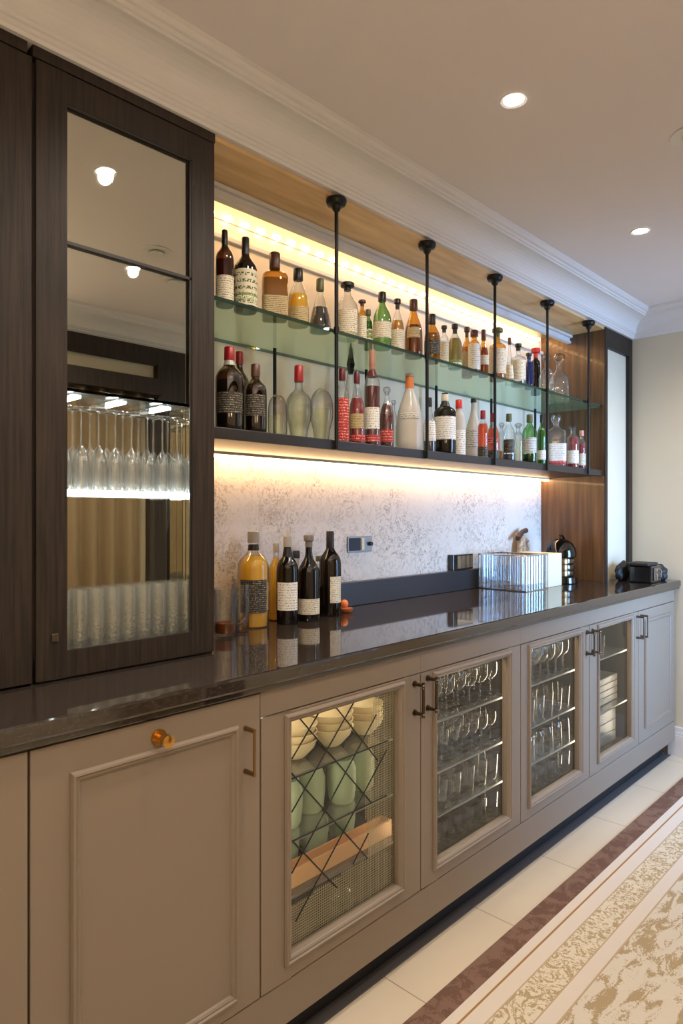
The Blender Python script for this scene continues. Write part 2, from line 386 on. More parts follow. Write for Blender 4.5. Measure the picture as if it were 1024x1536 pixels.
# opposite side of the room, seen in the mirror
b = box(X0, WX0-.02, Y0+.001, Y0+.02, 2.12, 2.222); bx(b, 2.02, 2.24, Y0+.001, Y0+.05, 0, 2.119)
struct('trim_8', b, 'dark_wood')
t = thing('curtain', (1.72, Y0+.09, 0), 'tan pleated curtain hanging full height on the opposite wall, seen in the mirror', 'curtain')
b = bmesh.new(); A = []; B = []; n = 80
for i in range(n+1):
    x = 1.52+.42*i/n; y = Y0+.085+.026*math.sin(i*2*PI/20)
    A.append(b.verts.new((x, y, .02))); B.append(b.verts.new((x, y, 1.93)))
for i in range(n): b.faces.new((A[i], A[i+1], B[i+1], B[i]))
c = obj('drape', b, 'curtain', t, smooth=True); s = c.modifiers.new('s', 'SOLIDIFY'); s.thickness = .004
obj('pelmet', box(1.45, 2.0, Y0+.021, Y0+.14, 1.93, 2.02), 'dark_wood', t)

# ------------------------------------------------------------------ lights
def downlight(x, y, power, label):
    t = thing('downlight', (x, y, ZC), label, 'ceiling light', 'recessed ceiling downlights')
    obj('trim_ring', lathe(bmesh.new(), [(.026, -.001), (.036, -.001), (.034, -.005), (.026, -.003)], (x, y, ZC), 28, capb=False, capt=False), 'white_plastic', t, True)
    obj('lamp', lathe(bmesh.new(), [(0.001, -.0025), (.0255, -.0025), (.0255, -.001)], (x, y, ZC), 24), 'lamp_face', t)
    l = bpy.data.lights.new('spot', 'SPOT'); l.energy = power; l.spot_size = math.radians(150); l.spot_blend = .7; l.color = (1, .88, .75); l.shadow_soft_size = .02
    o = bpy.data.objects.new('spot', l); COL.objects.link(o); o.parent = t; o.location = (0, 0, -.02)
for x, y, p, lb in ((1.564, .882, 15, 'round recessed downlight in the ceiling, the larger one nearer the camera'),
                    (2.626, .944, 15, 'round recessed downlight far along the ceiling, the smaller one near the far wall'),
                    (1.0, .80, 15, 'recessed downlight showing at the top of the mirrored cabinet door'),
                    (1.48, .10, 15, 'recessed downlight showing in the mirror below the dark glazing line'),
                    (3.3, .5, 18, 'added recessed downlight out of view at the right, brightening the far wall'),  # unseen lamp added to brighten the far wall
                    (.1, .80, 15, 'recessed downlight just above the top left of the view'),
                    (.3, .0, 15, 'recessed downlight in the ceiling right above the camera'),
                    (2.75, .05, 12, 'recessed downlight near the window'),
                    (-.9, .5, 15, 'recessed downlight behind the camera at the left')):
    downlight(x, y, p, lb)
def vent(x, y, label):
    t = thing('ceiling_vent', (x, y, ZC), label, 'vent')
    obj('ring', lathe(bmesh.new(), [(.03, -.004), (.06, -.004), (.062, -.001)], (x, y, ZC), 32, capb=False, capt=False), 'white_plastic', t, True)
    obj('disc', lathe(bmesh.new(), [(.001, -.014), (.026, -.014), (.028, -.009), (.02, -.002)], (x, y, ZC), 28), 'white_plastic', t, True)
vent(1.45, .35, 'round white ceiling vent seen in the mirror, the upper one'); vent(1.69, .1, 'round white ceiling vent seen in the mirror, the lower one')
vent(2.065, .595, 'round white ceiling vent cut off by the right edge of the photo')
def area(name, loc, rot, sx, sy, e, col, parent=None):
    l = bpy.data.lights.new(name, 'AREA'); l.shape = 'RECTANGLE'; l.size = sx; l.size_y = sy; l.energy = e; l.color = col
    o = bpy.data.objects.new(name, l); COL.objects.link(o); o.location = loc; o.rotation_euler = rot
    return o
dl = area('daylight', ((WX0+WX1)/2, Y0-.13, 1.2), (PI/2-.12, 0, 0), .74, 1.5, 32, (.28, .52, 1.0)); dl.data.spread = math.radians(85)

for x, lb in ((.35, 'added uplighter behind the camera that brightens the ceiling'), (-.7, 'added uplighter at the left end of the opposite wall, brightening the ceiling')):  # two unseen uplighters, added to lift the ceiling brightness
    t = thing('added_wall_light', (x, Y0, 1.7), lb, 'fill light')
    obj('bowl', lathe(bmesh.new(), [(.001, -.05), (.03, -.045), (.055, -.02), (.065, .01), (.061, .01), (.052, -.016), (.001, -.04)], (x, Y0+.07, 1.7), 24), 'brass_dull', t, True)
    obj('backplate', box(x-.03, x+.03, Y0+.0005, Y0+.012, 1.63, 1.72), 'brass_dull', t)
    l = bpy.data.lights.new('fill_uplight', 'SPOT'); l.energy = 44; l.spot_size = math.radians(150); l.spot_blend = .8; l.color = (1, .85, .7); l.shadow_soft_size = .04
    o = bpy.data.objects.new('fill_uplight', l); COL.objects.link(o); o.parent = t; o.location = (0, .07, .02); o.rotation_euler = (PI, 0, 0)
# led strip with single diodes washing the top of the niche
t = thing('led_strip', (XN0+.02, YB-.006, 2.205), 'string of warm glowing diodes along the top of the bar back', 'light strip')
obj('tape', box(XN0+.01, XN1-.01, YB-.005, YB-.0008, 2.199, 2.211), 'white_plastic', t)
d0 = obj('diode', lathe(bmesh.new(), [(.0005, -.009), (.006, -.0075), (.009, -.003), (.009, .003), (.006, .0075), (.0005, .009)], (XN0+.02, YB-.006-.010, 2.205), 10), 'led_dot', t, True)
k = 1
while .068*k < XN1-XN0-.05:
    d = d0.copy(); COL.objects.link(d); d.location = (.068*k, 0, 0); k += 1
t = thing('added_cove_light', (XN0+.02, 1.6, 2.2), 'added warm linear light hidden behind the cream moulding to brighten the bar niche', 'light strip')  # hidden strip added to light the niche back and bottles evenly
obj('diffuser', box(XN0+.01, XN1-.01, 1.5925, 1.5985, 2.205, 2.222), 'cove_fill', t)
t = thing('shelf_light', (XN0+.02, YB-.03, 1.452), 'warm linear light fixed under the dark shelf above the marble', 'light strip')
obj('housing', box(XN0+.005, XN1-.002, YB-.05, YB-.002, 1.452, 1.4595), 'cream_card', t)
obj('diffuser', box(XN0+.01, XN1-.006, YB-.046, YB-.026, 1.444, 1.4515), 'led_strip', t, bevel=.002)

# ------------------------------------------------------------------ shelves, rods
ZSH = 1.49; ZGL = 1.822
sh = obj('bottle_shelf', box(XN0+.001, XN1-.001, 1.40, YB-.001, 1.46, ZSH), 'shelf_black', bevel=.002)
tag(sh, 'long dark wooden shelf holding the lower row of bottles', 'shelf')
t = thing('glass_shelf', (XN0, 1.40, ZGL-.01), 'long green tinted glass shelf holding the upper row of bottles', 'shelf')
obj('pane', box(XN0+.001, XN1-.001, 1.406, YB-.002, ZGL-.01, ZGL), 'glass_green_shelf', t)
obj('polished_edge', box(XN0+.001, XN1-.001, 1.402, 1.406, ZGL-.01, ZGL), 'glass_edge', t)
obj('rear_edge', box(XN0+.001, XN1-.001, YB-.0019, YB-.0003, ZGL-.01, ZGL), 'glass_edge', t)
rods = [(498, 'first black rod from the left, hanging before the bar shelves'), (634, 'second black rod from the left holding the bar shelves'),
        (736, 'third black rod from the left, the middle one of five'), (815, 'fourth black rod, beside the crystal decanters'), (877, 'last black rod, nearest the brown wood end panel')]
for px, lb in rods:
    y = 1.392; x = Xat(px, 1.41)
    t = thing('shelf_rod', (x, y, ZSH), lb, 'rod', 'black rods hanging from the soffit')
    obj('pole', lathe(bmesh.new(), [(.006, 1.4605), (.006, ZS-.028)], (x, y, 0), 14), 'black_metal', t, True)
    obj('ceiling_rose', lathe(bmesh.new(), [(.007, ZS-.040), (.012, ZS-.034), (.015, ZS-.024), (.027, ZS-.020), (.031, ZS-.012), (.031, ZS-.004), (.028, ZS-.0005)], (x, y, 0), 24), 'black_metal', t, True)
    obj('clamp', lathe(bmesh.new(), [(.0085, ZGL-.016), (.0085, ZGL+.004)], (x, y, 0), 14), 'black_metal', t, True)
    x2 = x; y2 = 1.675
    t2 = thing('support_post', (x2, y2, ZSH), 'slim black post under the glass shelf behind the %s' % lb.split(',')[0].split(' from')[0].split(' nearest')[0], 'post', 'posts under the glass shelf')
    obj('post', lathe(bmesh.new(), [(.006, ZSH+.0005), (.006, ZGL-.0105)], (x2, y2, 0), 12), 'black_metal', t2, True)

# ------------------------------------------------------------------ niche side panels & tall cupboards
t = thing('side_panel', (XN1, 1.4, .92), 'brown wood end panel closing the right side of the bar niche', 'panel')
obj('board', box(XN1, XN1+.02, 1.392, YB+.018, .9205, ZS+.0118), 'brown_wood', t)
obj('dark_edge', box(XN1, XN1+.021, Y1-.003, 1.3919, .9205, ZS+.0118), 'dark_wood', t, bevel=.001)

def tall_left():
    t = thing('mirrored_cabinet', (.545, Y1, .9205), 'tall dark wood cupboard with a mirrored glazed door standing on the worktop', 'cupboard')
    c = bmesh.new(); YM = 1.4445
    bx(c, XN0-.018, XN0-.0005, Y1+.001 if False else Y1+.0105, YB, .9205, ZS+.0118)      # right end
    bx(c, .5405, .5515, Y1+.0105, YB, .9205, ZS+.0118)
    bx(c, .545, XN0-.018, YM+.006, YB, .9205, ZS+.0118)
    bx(c, .545, XN0-.018, Y1+.0105, YM+.006, .9205, .968)
    bx(c, .545, XN0-.018, Y1+.0105, YM+.006, 2.192, ZS+.0118)
    obj('carcass', c, 'dark_wood', t)
    obj('mirror_side', box(XN0-.0205, XN0-.0183, Y1+.0105, YM-.0005, .9685, 2.1915), 'mirror', t); obj('mirror_side', box(.552, .554, Y1+.0105, YM-.0005, .9685, 2.1915), 'mirror', t)
    obj('mirror_back', box(.552, XN0-.0185, YM, YM+.005, .9685, 2.1915), 'mirror', t)
    # door
    dx0, dx1, dz0, dz1 = .547, XN0-.002, .925, 2.196
    gx0, gx1, gz0, gz1 = .609, .919, .982, 2.132
    d = bmesh.new(); y0, y1 = Y1-.001, Y1+.0085
    bx(d, dx0, gx0, y0, y1, dz0, dz1); bx(d, gx1, dx1, y0, y1, dz0, dz1); bx(d, gx0, gx1, y0, y1, dz0, gz0); bx(d, gx0, gx1, y0, y1, gz1, dz1)
    dr = obj('door', d, 'dark_wood', t, bevel=.001)
    obj('door_glass', box(gx0+.0002, gx1-.0002, Y1+.0035, Y1+.0065, gz0+.0002, gz1-.0002), 'glass_pane', dr)
    q = bmesh.new(); yb = Y1+.0087
    bx(q, .5545, gx0, yb, yb+.0012, .9695, 1.536); bx(q, gx1, XN0-.0215, yb, yb+.0012, .9695, 1.536)
    bx(q, gx0, gx1, yb, yb+.0012, .9695, gz0)
    obj('added_mirror_lining', q, 'mirror', dr)  # mirror added behind the frame so its back does not reflect dark
    e = bmesh.new(); bx(e, gx0, gx0+.003, Y1+.0005, Y1+.0034, gz0, gz1); bx(e, gx1-.006, gx1, Y1+.0005, Y1+.0034, gz0, gz1); bx(e, gx0, gx1, Y1+.0005, Y1+.0034, gz1-.004, gz1)
    obj('glazing_bead', e, 'shelf_black', dr)
    obj('glazing_bar', box(gx0, gx1, Y1+.0005, Y1+.0034, 1.838, 1.845), 'shelf_black', dr)
    p = obj('lock_plate', box(.578, .592, Y1-.004, Y1-.001, 1.003, 1.020), 'pewter', dr, bevel=.001)
    q = bmesh.new()
    lathe(q, [(.0005, 0), (.004, 0), (.004, .002), (.0005, .002)], (0, 0, 0), 12)
    bmesh.ops.rotate(q, verts=q.verts, cent=(0, 0, 0), matrix=Matrix.Rotation(PI/2, 3, 'X')); bmesh.ops.translate(q, verts=q.verts, vec=(.585, Y1-.004, 1.0115))
    obj('top_fascia', box(.5405, XN0-.0005, Y1-.002, Y1+.0085, 2.1985, ZS+.0118), 'dark_wood', t)
    obj('upper_mirror', box(.5545, XN0-.021, Y1+.0102, Y1+.0125, 1.5375, 2.191), 'mirror', t)
    # shelves
    obj('glass_ledge', box(.5545, XN0-.021, Y1+.0105, YM-.001, 1.312, 1.320), 'glass_clear', t)
    obj('ledge_light', box(.5545, XN0-.021, Y1+.010, Y1+.013, 1.3125, 1.3195), 'led_white', t)
    obj('added_tumbler_light', box(.5545, XN0-.021, Y1+.0115, Y1+.0155, 1.3085, 1.312), 'led_white', t)  # extra strip added under the ledge to brighten the tumblers
    obj('upper_ledge', box(.5545, XN0-.021, Y1+.0105, YM-.001, 1.524, 1.530), 'glass_clear', t)
    for x in (.64, .745, .86):
        o = obj('light_bar', box(x, x+.006, Y1+.011, YM-.002, 1.518, 1.5235), 'led_white', t)
    q.free()
    return t
tall_left()
t = thing('end_cupboard', (.2, Y1, .9205), 'plain dark wood cupboard door cut off by the left edge of the photo', 'cupboard')
obj('carcass', box(-.5, .5295, Y1+.021, YB, .9205, ZS+.0118), 'dark_wood', t)
obj('door', box(-.2, .5385, Y1-.001, Y1+.02, .925, 2.196), 'dark_wood', t, bevel=.001)
obj('top_fascia', box(-.5, .5295, Y1-.002, Y1+.02, 2.1985, ZS+.0118), 'dark_wood', t)
t = thing('framed_cupboard', (XN1+.022, Y1, .9205), 'narrow dark framed cupboard with a pale beige door panel by the far wall', 'cupboard')
fx0, fx1 = XN1+.0215, X1-.002
b = bmesh.new(); bx(b, fx0, fx0+.012, Y1-.001, YB, .9205, ZS+.0118); bx(b, fx1-.045, fx1, Y1-.001, YB, .9205, ZS+.0118); bx(b, fx0+.012, fx1-.045, Y1-.001, YB, 2.125, ZS+.0118)
obj('frame', b, 'dark_wood', t, bevel=.001)
obj('panel', box(fx0+.0125, fx1-.0455, Y1+.018, Y1+.03, .921, 2.1245), 'plaster_beige', t)

# ------------------------------------------------------------------ base cabinets
YC = 1.14; YD = 1.158; ZK = .09; ZD0 = .193; ZT = .875
ct = thing('worktop', (.98, YC, ZT), 'long polished dark stone worktop running the length of the bar', 'worktop')
b = box(-.9, X1-.001, YC, YB-.001, ZT+.012, .92)
o = obj('slab', b, 'stone', ct, bevel=.006)
b = box(-.9, X1-.001, YC+.008, YB-.001, ZT, ZT+.0118)
obj('under_edge', b, 'stone', ct, bevel=.002)
t = thing('cabinet_plinth', (1.4, YD, 0), 'long taupe plinth board with dark kickboard running under all the cabinet doors', 'plinth')
obj('board', box(-.9, 3.71, YD+.002, YD+.02, ZK, ZD0-.004), 'cabinet_paint', t, bevel=.002)
obj('kickboard', box(-.9, 3.70, 1.217, 1.232, .0005, ZK+.05), 'black_matte', t)
obj('bearer', box(-.9, 3.70, YD+.0205, 1.2165, ZK+.005, ZK+.02), 'black_matte', t)

def ringframe(bm, x0, x1, z0, z1, w, y0, y1):
    bx(bm, x0, x0+w, y0, y1, z0, z1); bx(bm, x1-w, x1, y0, y1, z0, z1)
    bx(bm, x0+w, x1-w, y0, y1, z0, z0+w); bx(bm, x0+w, x1-w, y0, y1, z1-w, z1)
def mitred(bm, x0, x1, z0, z1, prof):
    """picture-frame bead: prof is a list of (inset, y)"""
    rings = []
    for s, y in prof:
        rings.append([bm.verts.new(p) for p in ((x0+s, y, z0+s), (x1-s, y, z0+s), (x1-s, y, z1-s), (x0+s, y, z1-s))])
    for i in range(len(rings)-1):
        for k in range(4): bm.faces.new((rings[i][k], rings[i][(k+1) % 4], rings[i+1][(k+1) % 4], rings[i+1][k]))
BEAD = [(0, YD+.004), (0, YD-.003), (.003, YD-.009), (.007, YD-.010), (.010, YD-.006), (.013, YD-.007), (.017, YD-.004), (.021, YD+.002), (.022, YD+.006)]
def bar_handle(x, z0, z1, mat, par, fancy=False):
    b = bmesh.new(); y = YD-.032
    if fancy:
        tube(b, [(x, y, z0+.012), (x, y, (z0+z1)/2), (x, y, z1-.012)], .0045, 10)
        for z in (z0+.012, z1-.012):
            lathe(b, [(.001, -.010), (.006, -.008), (.004, -.004), (.008, 0), (.004, .004), (.006, .008), (.001, .010)], (x, y, z), 12)
            tube(b, [(x, y, z), (x, YD-.001, z)], [.004, .006], 10)
            tube(b, [(x, YD-.004, z), (x, YD, z)], .009, 14)
    else:
        tube(b, [(x, y, z0), (x, y, z1)], .0032, 10)
        for z in (z0+.004, z1-.004):
            tube(b, [(x, y-.002, z), (x, YD, z)], [.0045, .0055], 10)
    return obj('handle', b, mat, par, smooth=True)

cabs = [(.4465, .942, 'solid', 'taupe base cabinet with a solid panelled door, brass knob and slim bar handle'),
        (.946, 1.528, 'lead', 'base cabinet with a leaded diamond lattice glass door'),
        (1.532, 2.099, 'glass', 'glazed base cabinet showing red napkins among stemware'),
        (2.103, 2.660, 'glass', 'glazed base cabinet packed with glasses, right of the one with red napkins'),
        (2.664, 3.198, 'glass', 'glazed base cabinet with few tumblers and marbled boards on its shelves'),
        (3.202, 3.70, 'solid2', 'solid door base cabinet at the far end of the bar beside the wall')]
SHZ = (.635, .48, .345)
GL = {}
for i, (x0, x1, kind, lb) in enumerate(cabs):
    t = thing('base_cabinet', (x0, YD, ZK), lb, 'cabinet')
    zt = ZT-.006 if kind == 'solid' else .812
    c = bmesh.new()
    bx(c, x0, x0+.016, YD+.0215, YB-.01, ZD0, ZT-.001); bx(c, x1-.016, x1, YD+.0215, YB-.01, ZD0, ZT-.001)
    bx(c, x0+.016, x1-.016, YB-.03, YB-.01, ZD0, ZT-.001); bx(c, x0+.016, x1-.016, YD+.0215, YB-.03, ZD0, ZD0+.02); bx(c, x0+.016, x1-.016, YD+.0215, YB-.03, ZT-.02, ZT-.001)
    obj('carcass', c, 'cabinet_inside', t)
    if kind != 'solid':
        r = bmesh.new(); bx(r, x0-.002, x1+.002, YD+.001, YD+.02, zt+.003, ZT-.001)
        obj('top_rail', r, 'cabinet_paint', t, bevel=.001)
    d = bmesh.new()
    if kind in ('solid', 'solid2'):
        bx(d, x0, x1, YD, YD+.02, ZD0, zt)
        dr = obj('door', d, 'cabinet_paint', t, bevel=.0015)
        m = bmesh.new()
        if kind == 'solid': mitred(m, .514, .880, .222, .813, BEAD)
        else: mitred(m, x0+.07, x1-.06, .25, .765, BEAD)
        obj('bead', m, 'cabinet_paint', dr)
    else:
        fx = {1: (1.013, 1.451), 2: (1.587, 2.033), 3: (2.150, 2.590), 4: (2.735, 3.135)}[i]
        a0, a1 = fx; g0, g1, z0, z1 = a0+.021, a1-.021, .226, .806
        bx(d, x0, g0, YD, YD+.02, ZD0, zt); bx(d, g1, x1, YD, YD+.02, ZD0, zt)
        bx(d, g0, g1, YD, YD+.02, ZD0, z0+.021); bx(d, g0, g1, YD, YD+.02, z1-.021, zt)
        dr = obj('door', d, 'cabinet_paint', t, bevel=.0015)
        m = bmesh.new(); mitred(m, a0, a1, z0, z1, BEAD); obj('bead', m, 'cabinet_paint', dr)
        GL[i] = (g0, g1, z0+.021, z1-.021)
        obj('door_glass', box(g0-.003, g1+.003, YD+.012, YD+.015, z0+.018, z1-.018), 'pane_mesh' if False else ('glass_pane_wavy' if i == 1 else 'glass_pane'), dr)
        for z in SHZ if i != 4 else SHZ[:1]+(.40,):
            obj('shelf', box(x0+.0165, x1-.0165, YD+.045, YB-.031, z-.006, z), 'glass_clear', t)
            e = obj('shelf_edge', box(x0+.0165, x1-.0165, YD+.042, YD+.0449, z-.006, z), 'steel', t)
        obj('cabinet_light', box(x0+.06, x1-.06, YD+.05, YD+.058, ZT-.028, ZT-.0205), 'led_cab', t)
        for xs in (x0+.018, x1-.024): obj('added_side_light', box(xs, xs+.006, YD+.024, YD+.032, ZD0+.03, ZT-.04), 'led_cab', t)  # strips added behind the stiles to put highlights on the glassware
    # handles
    if i == 0:
        bar_handle(.901, .705, .806, 'brass_dull', dr)
        k = bmesh.new(); kx, kz = .689, .834
        tube(k, [(kx, YD-.004, kz), (kx, YD, kz)], .016, 22); tube(k, [(kx, YD-.02, kz), (kx, YD-.004, kz)], [.007, .008], 14)
        tube(k, [(kx, YD-.040, kz), (kx, YD-.038, kz), (kx, YD-.026, kz), (kx, YD-.019, kz)], [.008, .0125, .0125, .007], 20)
        obj('knob', k, 'brass', dr, smooth=True)
    if i == 1: bar_handle(1.500, .695, .800, 'bronze', dr, True)
    if i == 2: bar_handle(1.562, .695, .805, 'bronze', dr, True)
    if i == 3: bar_handle(2.636, .690, .800, 'pewter', dr, True)
    if i == 4: bar_handle(2.690, .690, .800, 'pewter', dr, True)
    if i == 4: bar_handle(3.176, .690, .795, 'pewter', dr)
    if i == 5: bar_handle(3.226, .690, .795, 'pewter', dr)
    if i == 1:
        def P(cx_, cy_):
            px = 380+cx_/2.56; py = 980+cy_/2.56; x = Xat(px, YD+.01); return x, Zat(py, x, YD+.01)
        lines = [((145,245),(530,138)), ((146,482),(515,335)), ((150,720),(510,545)), ((175,240),(452,575)), ((145,460),(435,785)), ((148,720),(320,900)),
                 ((315,205),(475,410)), ((146,405),(250,222)), ((145,610),(385,180)), ((145,845),(470,235)), ((160,1030),(510,370)), ((380,810),(440,690))]
        g0, g1, z0, z1 = GL[1]; b = bmesh.new()
        for A, B in lines:
            ax, az = P(*A); qx, qz = P(*B)
            cl = lambda x, z: (min(max(x, g0), g1), min(max(z, z0), z1))
            ax, az = cl(ax, az); qx, qz = cl(qx, qz)
            tube(b, [(ax, YD+.0085, az), (qx, YD+.0085, qz)], .0019, 6)
        obj('lead_lattice', b, 'black_matte', dr)
        # woven wire insert on the right and at the bottom of the pane
        b = bmesh.new(); p = .0065
        def inside(x, z):
            u = (x-g0)/(g1-g0); v = (z-z0)/(z1-z0)
            return u > .80+.10*math.sin(v*PI)*-1+.0 or v < .17+.05*u
        n = int((g1-g0)/p)
        for k in range(n+1):
            x = g0+k*p; segs = []; run = None
            zz = z0
            while zz < z1:
                if inside(x, zz):
                    if run is None: run = zz
                elif run is not None: segs.append((run, zz)); run = None
                zz += p
            if run is not None: segs.append((run, z1))
            for s0, s1 in segs: bx(b, x-.0006, x+.0006, YD+.0175, YD+.0185, s0, s1)
        n = int((z1-z0)/p)
        for k in range(n+1):
            z = z0+k*p; run = None; xx = g0
            while xx < g1:
                if inside(xx, z):
                    if run is None: run = xx
                elif run is not None:
                    bx(b, run, xx, YD+.0175, YD+.0185, z-.0006, z+.0006); run = None
                xx += p
            if run is not None: bx(b, run, g1, YD+.0175, YD+.0185, z-.0006, z+.0006)
        obj('wire_mesh', b, 'wire', dr)
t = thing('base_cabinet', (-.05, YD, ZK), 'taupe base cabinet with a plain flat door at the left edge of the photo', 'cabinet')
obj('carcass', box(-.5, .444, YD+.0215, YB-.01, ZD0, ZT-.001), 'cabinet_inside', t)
obj('door', box(-.1, .4425, YD, YD+.02, ZD0, ZT-.006), 'cabinet_paint', t, bevel=.0015)

# ------------------------------------------------------------------ glassware prototypes
PW = [(.001, .0), (.030, .0), (.030, .0012), (.006, .004), (.0032, .012), (.0032, .078), (.006, .084), (.020, .096), (.030, .118), (.032, .140), (.029, .170), (.0265, .182)]
PT = [(.001, .001), (.0185, .001), (.0200, .004), (.0215, .06), (.0222, .135)]
PS = [(.001, .0), (.027, .0), (.026, .0015), (.005, .004), (.003, .012), (.003, .045), (.006, .05), (.022, .062), (.029, .08), (.030, .105), (.0285, .118)]
PB = [(.001, .001), (.026, .001), (.029, .006), (.031, .05), (.033, .088)]
def ware(name, prof, loc, label, cat, group, seg=14, flip=False, mat='glass_ware', sc=1.0, tub=None):
    if flip:
        h = prof[-1][1]; prof = [(r, h-z) for r, z in prof][::-1]
    prof = [(r*sc, z*sc) for r, z in prof]
    b = lathe(bmesh.new(), prof, loc, seg, capb=False, capt=False)
    o = obj(name, b, mat, None, smooth=True, loc=loc)
    return tag(o, label, cat, group)
def rowfill(proto, xs, ys, z, jit=.002):
    first = True; out = []
    for y in ys:
        for x in xs:
            p = (x+random.uniform(-jit, jit), y+random.uniform(-jit, jit), z)
            o = proto if first else proto.copy()
            if not first: COL.objects.link(o)
            o.location = p; o.rotation_euler[2] = random.uniform(0, 6)
            first = False
            out.append(o)
    return out
# mirrored cupboard: tumblers at the bottom, upturned wine glasses above
pr = ware('tumbler', [(r*.84, z) for r, z in PT], (0, 0, 0), 'tall clear tumbler in the packed row at the bottom of the mirrored cupboard', 'glass', 'tumblers in the mirrored cupboard', 18, mat='glass_tumbler')
rowfill(pr, [.5765+.0385*k for k in range(10)], (1.4235,), .9685, .0)
pr = ware('wine_glass', [(r*.6, z) for r, z in PW], (0, 0, 0), 'clear wine glass upside down on the lit ledge of the mirrored cupboard', 'glass', 'upturned wine glasses in the mirrored cupboard', 20, flip=True, mat='glass_lit')
rowfill(pr, [.5765+.0402*k for k in range(10)], (1.4235,), 1.3205, .0)

def fill(ci, z, prof, label, group, pitch, rows, flip=False, y0=None, sc=1.0, name='tumbler', x0=None, x1=None, mat='glass_ware'):
    a, b = cabs[ci][0]+.05, cabs[ci][1]-.05
    if x0: a = x0
    if x1: b = x1
    n = int((b-a)/pitch)+1
    pr = ware(name, prof, (0, 0, 0), label, 'glass', group, 12, flip, mat, sc)
    y0 = y0 or YD+.09
    return rowfill(pr, [a+k*(b-a)/(n-1) for k in range(n)], [y0+r*pitch for r in range(rows)], z+.0005, .0007)
fill(2, SHZ[0], PS, 'short stemmed glass on the top shelf behind the door with red napkins', 'glasses, napkin cabinet top shelf', .0645, 4, name='stemmed_glass')
fill(2, SHZ[1], PS, 'small stemmed glass standing before the red napkins', 'glasses in front of the red napkins', .058, 3, name='stemmed_glass', sc=.85)
fill(2, SHZ[2], PB, 'low tumbler on the lowest glass shelf of the cabinet with red napkins', 'glasses, napkin cabinet lowest shelf', .0685, 5)
fill(2, ZD0+.02, PB, 'low tumbler on the floor of the cabinet with red napkins', 'glasses, napkin cabinet floor', .0685, 5)
fill(3, SHZ[0], PS, 'stemmed glass on the top shelf of the packed cabinet right of the red napkins', 'glasses, packed cabinet top shelf', .0645, 4, name='stemmed_glass')
fill(3, SHZ[1], PB, 'tumbler on the middle shelf of the packed cabinet right of the red napkins', 'glasses, packed cabinet middle shelf', .068, 3)
fill(3, SHZ[2], PB, 'tumbler on the lowest shelf of the packed cabinet right of the red napkins', 'glasses, packed cabinet lowest shelf', .068, 4, flip=True)
fill(3, ZD0+.02, PB, 'tumbler on the floor of the packed cabinet right of the red napkins', 'glasses, packed cabinet floor', .0685, 4)
fill(4, SHZ[0], PB, 'tumbler on the top shelf of the sparsely filled far glazed cabinet', 'glasses, far cabinet top shelf', .07, 2, x0=2.75, x1=2.95)
# red napkins
for k, (x, lb) in enumerate(((1.66, 'crumpled deep red napkin at the left of the glass shelf'), (1.78, 'crumpled deep red napkin in the middle of the glass shelf'), (1.90, 'crumpled deep red napkin at the right of the glass shelf'))):
    b = bmesh.new(); bmesh.ops.create_icosphere(b, subdivisions=4, radius=1)
    for v in b.verts:
        n = v.co.copy(); f = 1+.16*math.sin(n.x*7+k)+.14*math.sin(n.z*9+n.y*5+k*2)
        v.co = Vector((n.x*.05*f, n.y*.04*f, max(0, .055+n.z*.055*f)))
    bmesh.ops.translate(b, verts=b.verts, vec=(x, 1.46, SHZ[1]+.001))
    tag(obj('napkin', b, 'red_cloth', None, True, loc=(x, 1.46, SHZ[1]+.001)), lb, 'napkin', 'red napkins')
# leaded cabinet contents
def simple(name, prof, x, y, z, mat, label, cat, group=None, seg=24, **kw):
    o = obj(name, lathe(bmesh.new(), prof, (x, y, z), seg, **kw), mat, None, True, loc=(x, y, z)); return tag(o, label, cat, group)
bowlp = [(.001, .002), (.025, .002), (.03, .006), (.052, .03), (.060, .05), (.057, .05), (.048, .03), (.02, .01), (.001, .009)]
for k, (x, s, lb) in enumerate(((1.165, 1.0, 'left'), (1.295, 1.08, 'middle'), (1.43, 1.0, 'right'))):
    for j in range(3):
        simple('bowl', [(r*s, z*s) for r, z in bowlp], x, 1.29, SHZ[0]+.001+j*.02, 'ceramic_cream', 'cream bowl, %s of the %s stack behind the diamond lattice' % (('bottom', 'middle one', 'topmost')[j], lb), 'bowl', 'cream bowls')
vp = [(.001, .001), (.03, .001), (.036, .01), (.040, .05), (.040, .09), (.034, .108), (.030, .118), (.028, .118), (.03, .1), (.034, .05), (.03, .012), (.001, .01)]
for k in range(4):
    simple('glass_jar', vp, 1.12+.1*k, 1.27+.02*(k % 2), SHZ[1]+.001, 'glass_opal', 'pale green opal jar on the middle shelf behind the lattice, %s from the left' % ('first', 'second', 'third', 'fourth')[k], 'jar', 'pale green jars')
for k in range(3):
    simple('glass_jar', [(r*1.05, z*.95) for r, z in vp], 1.17+.11*k, 1.34, SHZ[2]+.001, 'glass_opal', 'pale green opal jar low behind the peach box, %s from the left' % ('first', 'second', 'third')[k], 'jar', 'pale green jars')
t = thing('peach_tray', (1.28, 1.245, SHZ[2]+.001), 'long peach coloured tray on the lower shelf behind the lattice', 'tray')
b = box(1.08, 1.48, 1.225, 1.265, SHZ[2]+.001, SHZ[2]+.005); bx(b, 1.08, 1.48, 1.225, 1.229, SHZ[2]+.005, SHZ[2]+.045); bx(b, 1.08, 1.48, 1.261, 1.265, SHZ[2]+.005, SHZ[2]+.045); bx(b, 1.08, 1.084, 1.229, 1.261, SHZ[2]+.005, SHZ[2]+.045); bx(b, 1.476, 1.48, 1.229, 1.261, SHZ[2]+.005, SHZ[2]+.045)
obj('body', b, 'peach_box', t)
